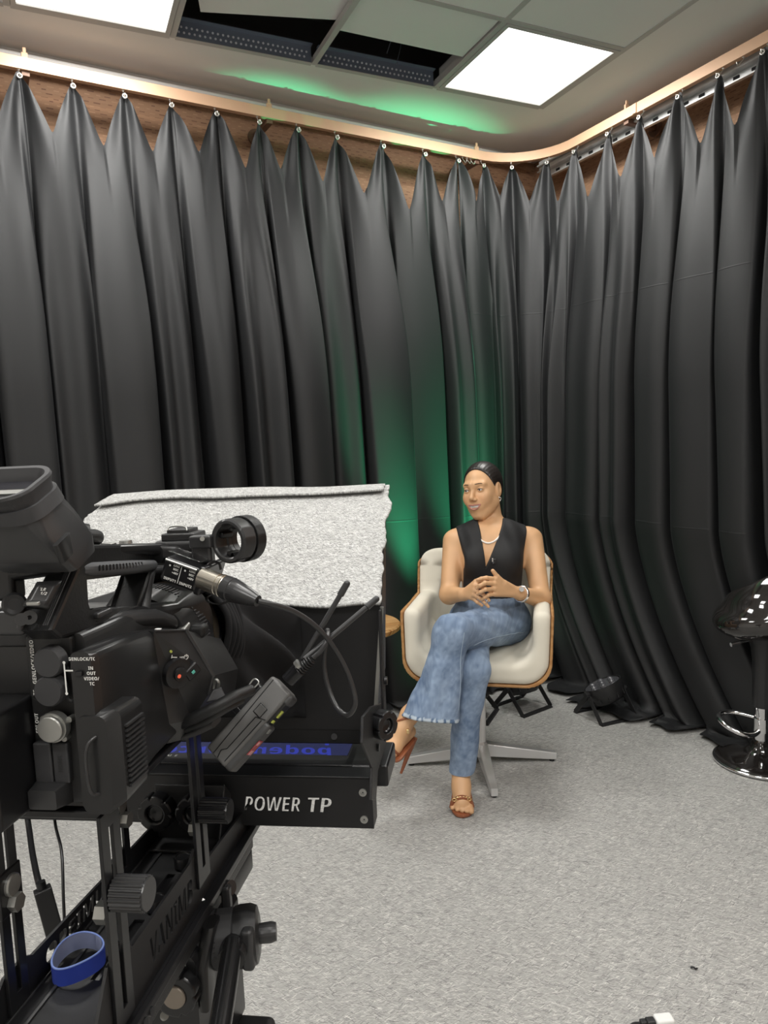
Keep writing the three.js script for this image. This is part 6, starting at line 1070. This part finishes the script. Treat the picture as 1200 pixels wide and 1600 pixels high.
{ // adapter box hanging behind the tray with two leads
  const t = rigThing('cable_adapter', 'small black adapter box hanging on a cable behind the metal tray', 'adapter', [-0.44, -0.48, 0.64]);
  const a = onD(68, 1396, 0.62), b = onD(88, 1468, 0.62), d = b.clone().sub(a).normalize(), q = new THREE.Quaternion().setFromUnitVectors(V(0, -1, 0), d).multiply(new THREE.Quaternion().setFromAxisAngle(V(0, 1, 0), 0.7)), m = a.clone().add(b).multiplyScalar(0.5);
  rp(t, 'adapter_box', rbox(0.016, a.distanceTo(b) + 0.01, 0.013, 0.0015).applyQuaternion(q).translate(m.x, m.y, m.z), M.camBlack); rp(t, 'cable_collar', rod(a.clone().addScaledVector(d, -0.012), a.clone().addScaledVector(d, -0.003), 0.0045, 16), M.rigBlack);
  rp(t, 'lead', tube([onD(30, 1200, 0.78), onD(44, 1285, 0.74), onD(52, 1340, 0.67), onD(63, 1386, 0.622), a], 0.0032, 40, 10), M.rigBlack);
}
solo('thin_cable', tube([[80, 1200, 0.78], [86, 1285, 0.76], [96, 1330, 0.73], [99, 1400, 0.7], [101, 1460, 0.69], [98, 1540, 0.7], [90, 1600, 0.71], [60, 1700, 0.74]].map((p) => onD(...p).applyQuaternion(RIG_Q).add(RIG_O)), 0.0017, 80, 8), M.rigBlack, 'thin black cable hanging straight down behind the metal tray', 'cable');
// ================================================================ tripod with fluid head
{
  const cx = -0.315, cD = 0.64, t = rigThing('tripod', 'black video tripod with fluid head and pan handle under the prompter base', 'tripod', [cx, -1.42, cD]);
  rp(t, 'head_plate', [rb(-0.365, -0.276, -0.448, -0.429, 0.5, 0.765, 0.003), loftRR([secD(0.6, -0.36, -0.288, -0.49, -0.445, 0.008), secD(0.76, -0.36, -0.277, -0.475, -0.44, 0.008)])], M.camBlack);
  const body = rp(t, 'head_body', [loftRR([secD(0.592, -0.36, -0.276, -0.59, -0.452, 0.01), secD(0.69, -0.36, -0.27, -0.59, -0.452, 0.01)])], M.rigBlack);
  decal(body, 'printed_label', 0.022, 0.01, 180, (g, W, H) => { g.font = 'bold 26px sans-serif'; g.textAlign = 'center'; g.fillText('BALANCE', W / 2, H - 14); g.beginPath(); g.moveTo(30, 26); g.lineTo(84, 30); g.lineTo(84, 16); g.fill(); g.beginPath(); g.moveTo(150, 26); g.lineTo(96, 30); g.lineTo(96, 16); g.fill(); g.fillRect(24, 14, 5, 14); g.fillRect(150, 14, 5, 14); }, onD(279, 1503, 0.5915), V(1, 0, 0), V(0, 1, 0));
  const disc = onD(272, 1558, 0.58); rp(body, 'balance_knob', along(knobGeo(0.0205, 0.014, 5), disc.clone().add(V(0, 0, -0.013)), disc.clone().add(V(0.0, 0, -0.001))), M.rigBlack); rp(body, 'balance_disc', along(turned([[0, -0.002], [0.0108, -0.002], [0.0108, 0.001], [0.01, 0.002], [0, 0.002]], 36), disc.clone().add(V(0, 0, -0.002)), disc.clone().add(V(0, 0, 0.002))), std(lin(0.27, 0.23, 0.19), 0.45, 0.6), 'worn grey-brown metal disc');
  rp(body, 'level_button', along(cyl(0.004, 0.003, 20), onD(257, 1587, 0.592), onD(257, 1587, 0.588)), M.boltGrey); rp(body, 'red_indicator', along(cyl(0.0021, 0.002, 16), onD(239, 1586, 0.592), onD(239, 1586, 0.59)), M.redDot, 'small red light'); M.spirit = phy(lin(0.6, 0.75, 0.05), 0.2, 0, { clearcoat: 1 }); rp(body, 'spirit_level', along(turned([[0, -0.004], [0.008, -0.004], [0.008, 0.002], [0.006, 0.004], [0, 0.0045]], 28), onD(222, 1558, 0.545).add(V(0, -0.003, -0.004)), onD(222, 1558, 0.545).add(V(0, 0.004, 0.004))), M.spirit, 'bright yellow-green spirit level');
  // drag drum, wing lever and pan handle
  const dc = onD(350, 1466, 0.635), dv = V(1, 0.02, -0.25).normalize(), dp = (g, o) => along(g, dc.clone().addScaledVector(dv, o - 0.001), dc.clone().addScaledVector(dv, o + 0.001));
  rp(t, 'drag_drum', [dp(turned([[0, -0.05], [0.026, -0.05], [0.026, 0.005], [0.0262, 0.009], [0.0245, 0.011], [0, 0.011]], 44), 0)], M.camRubber); const ch = []; for (let k = 0; k < 40; k++) { const a = k / 40 * 6.283; for (const o of [-0.014, -0.006]) ch.push(dp(rbox(0.0012, 0.0022, 0.0012, 0.0003, 0.0262 * Math.cos(a + (o === -0.006 ? 0.08 : 0)), 0, 0.0262 * Math.sin(a)), o)); } rp(t, 'drum_pattern', ch, M.rigBlack).userData.kind = 'stuff';
  const col = rp(t, 'handle_collar', dp(turned([[0, 0.011], [0.0265, 0.011], [0.0275, 0.016], [0.0275, 0.026], [0.025, 0.032], [0.018, 0.034], [0, 0.034]], 40), 0), M.camBlack); rp(col, 'wing_lever', [dp(turned([[0, 0.034], [0.009, 0.034], [0.0095, 0.045], [0.008, 0.05], [0, 0.05]], 22), 0), rbox(0.012, 0.04, 0.012, 0.004, ...onD(388, 1482, 0.62).toArray())], M.camGrey);
  rp(t, 'pan_handle', [rod(onD(364, 1475, 0.612), onD(338, 1640, 0.52), 0.0095, 22)], std(lin(0.06, 0.06, 0.062), 0.18, 0.85), 'polished dark metal tube'); rp(t, 'handle_socket', rod(onD(368, 1470, 0.625), onD(361, 1500, 0.6), 0.0125, 20), M.camBlack);
  rp(t, 'plate_clamp', [along(turned([[0, -0.008], [0.007, -0.008], [0.007, 0.008], [0, 0.008]], 20), onD(345, 1388, 0.665), onD(360, 1387, 0.66)), rbox(0.009, 0.025, 0.01, 0.003, ...onD(354, 1402, 0.655).toArray())], M.camGrey); rp(t, 'plate_screw', along(turned([[0.0015, -0.001], [0.005, -0.001], [0.005, 0.001], [0.0015, 0.001]], 18), onD(313, 1413, 0.62), onD(314, 1412, 0.617)), M.boltGrey); rp(t, 'plate_screw', along(cyl(0.0035, 0.002, 16), onD(346, 1355, 0.7), onD(347, 1354, 0.697)), M.boltGrey);
  // side lug below the drum
  rp(t, 'side_lug', loftRR([{ c: onD(330, 1440, 0.62), w: 0.012, h: 0.02, r: 0.004 }, { c: onD(322, 1500, 0.61), w: 0.012, h: 0.03, r: 0.005 }, { c: onD(325, 1570, 0.6), w: 0.008, h: 0.02, r: 0.003 }].map((s) => ({ ...s, q: new THREE.Quaternion().setFromAxisAngle(V(1, 0, 0), Math.PI / 2) }))), M.camBlack);
  // bowl, legs to the floor
  rp(t, 'bowl', [turned([[0, -0.66], [0.03, -0.66], [0.055, -0.62], [0.06, -0.59], [0, -0.59]], 40).translate(cx, 0, -cD)], M.camBlack);
  const feet = []; for (let k = 0; k < 3; k++) { const a = rad(35) + k * Math.PI * 2 / 3, top = V(cx + 0.065 * Math.cos(a), -0.61, -cD - 0.065 * Math.sin(a)), out = V(cx + 0.42 * Math.cos(a), -1.41, -cD - 0.42 * Math.sin(a)), d = out.clone().sub(top), side = V(-Math.sin(a), 0, -Math.cos(a)).multiplyScalar(0.016);
    const leg = rp(t, 'leg', [rod(top.clone().add(side), top.clone().addScaledVector(d, 0.6).add(side), 0.0105, 16), rod(top.clone().sub(side), top.clone().addScaledVector(d, 0.6).sub(side), 0.0105, 16), rod(top.clone().addScaledVector(d, 0.3), out, 0.0115, 16), rbox(0.05, 0.045, 0.03, 0.008, top.x, top.y, top.z)], M.camBlack); rp(leg, 'leg_lock', [rbox(0.058, 0.04, 0.03, 0.006, ...top.clone().addScaledVector(d, 0.58).toArray()), rbox(0.056, 0.03, 0.028, 0.006, ...top.clone().addScaledVector(d, 0.12).toArray())], M.camGrey); rp(leg, 'rubber_foot', new THREE.SphereGeometry(0.02, 18, 12).scale(1, 0.75, 1).translate(out.x, out.y + 0.004, out.z), M.camRubber); }
}
renderer.render(scene, camera);
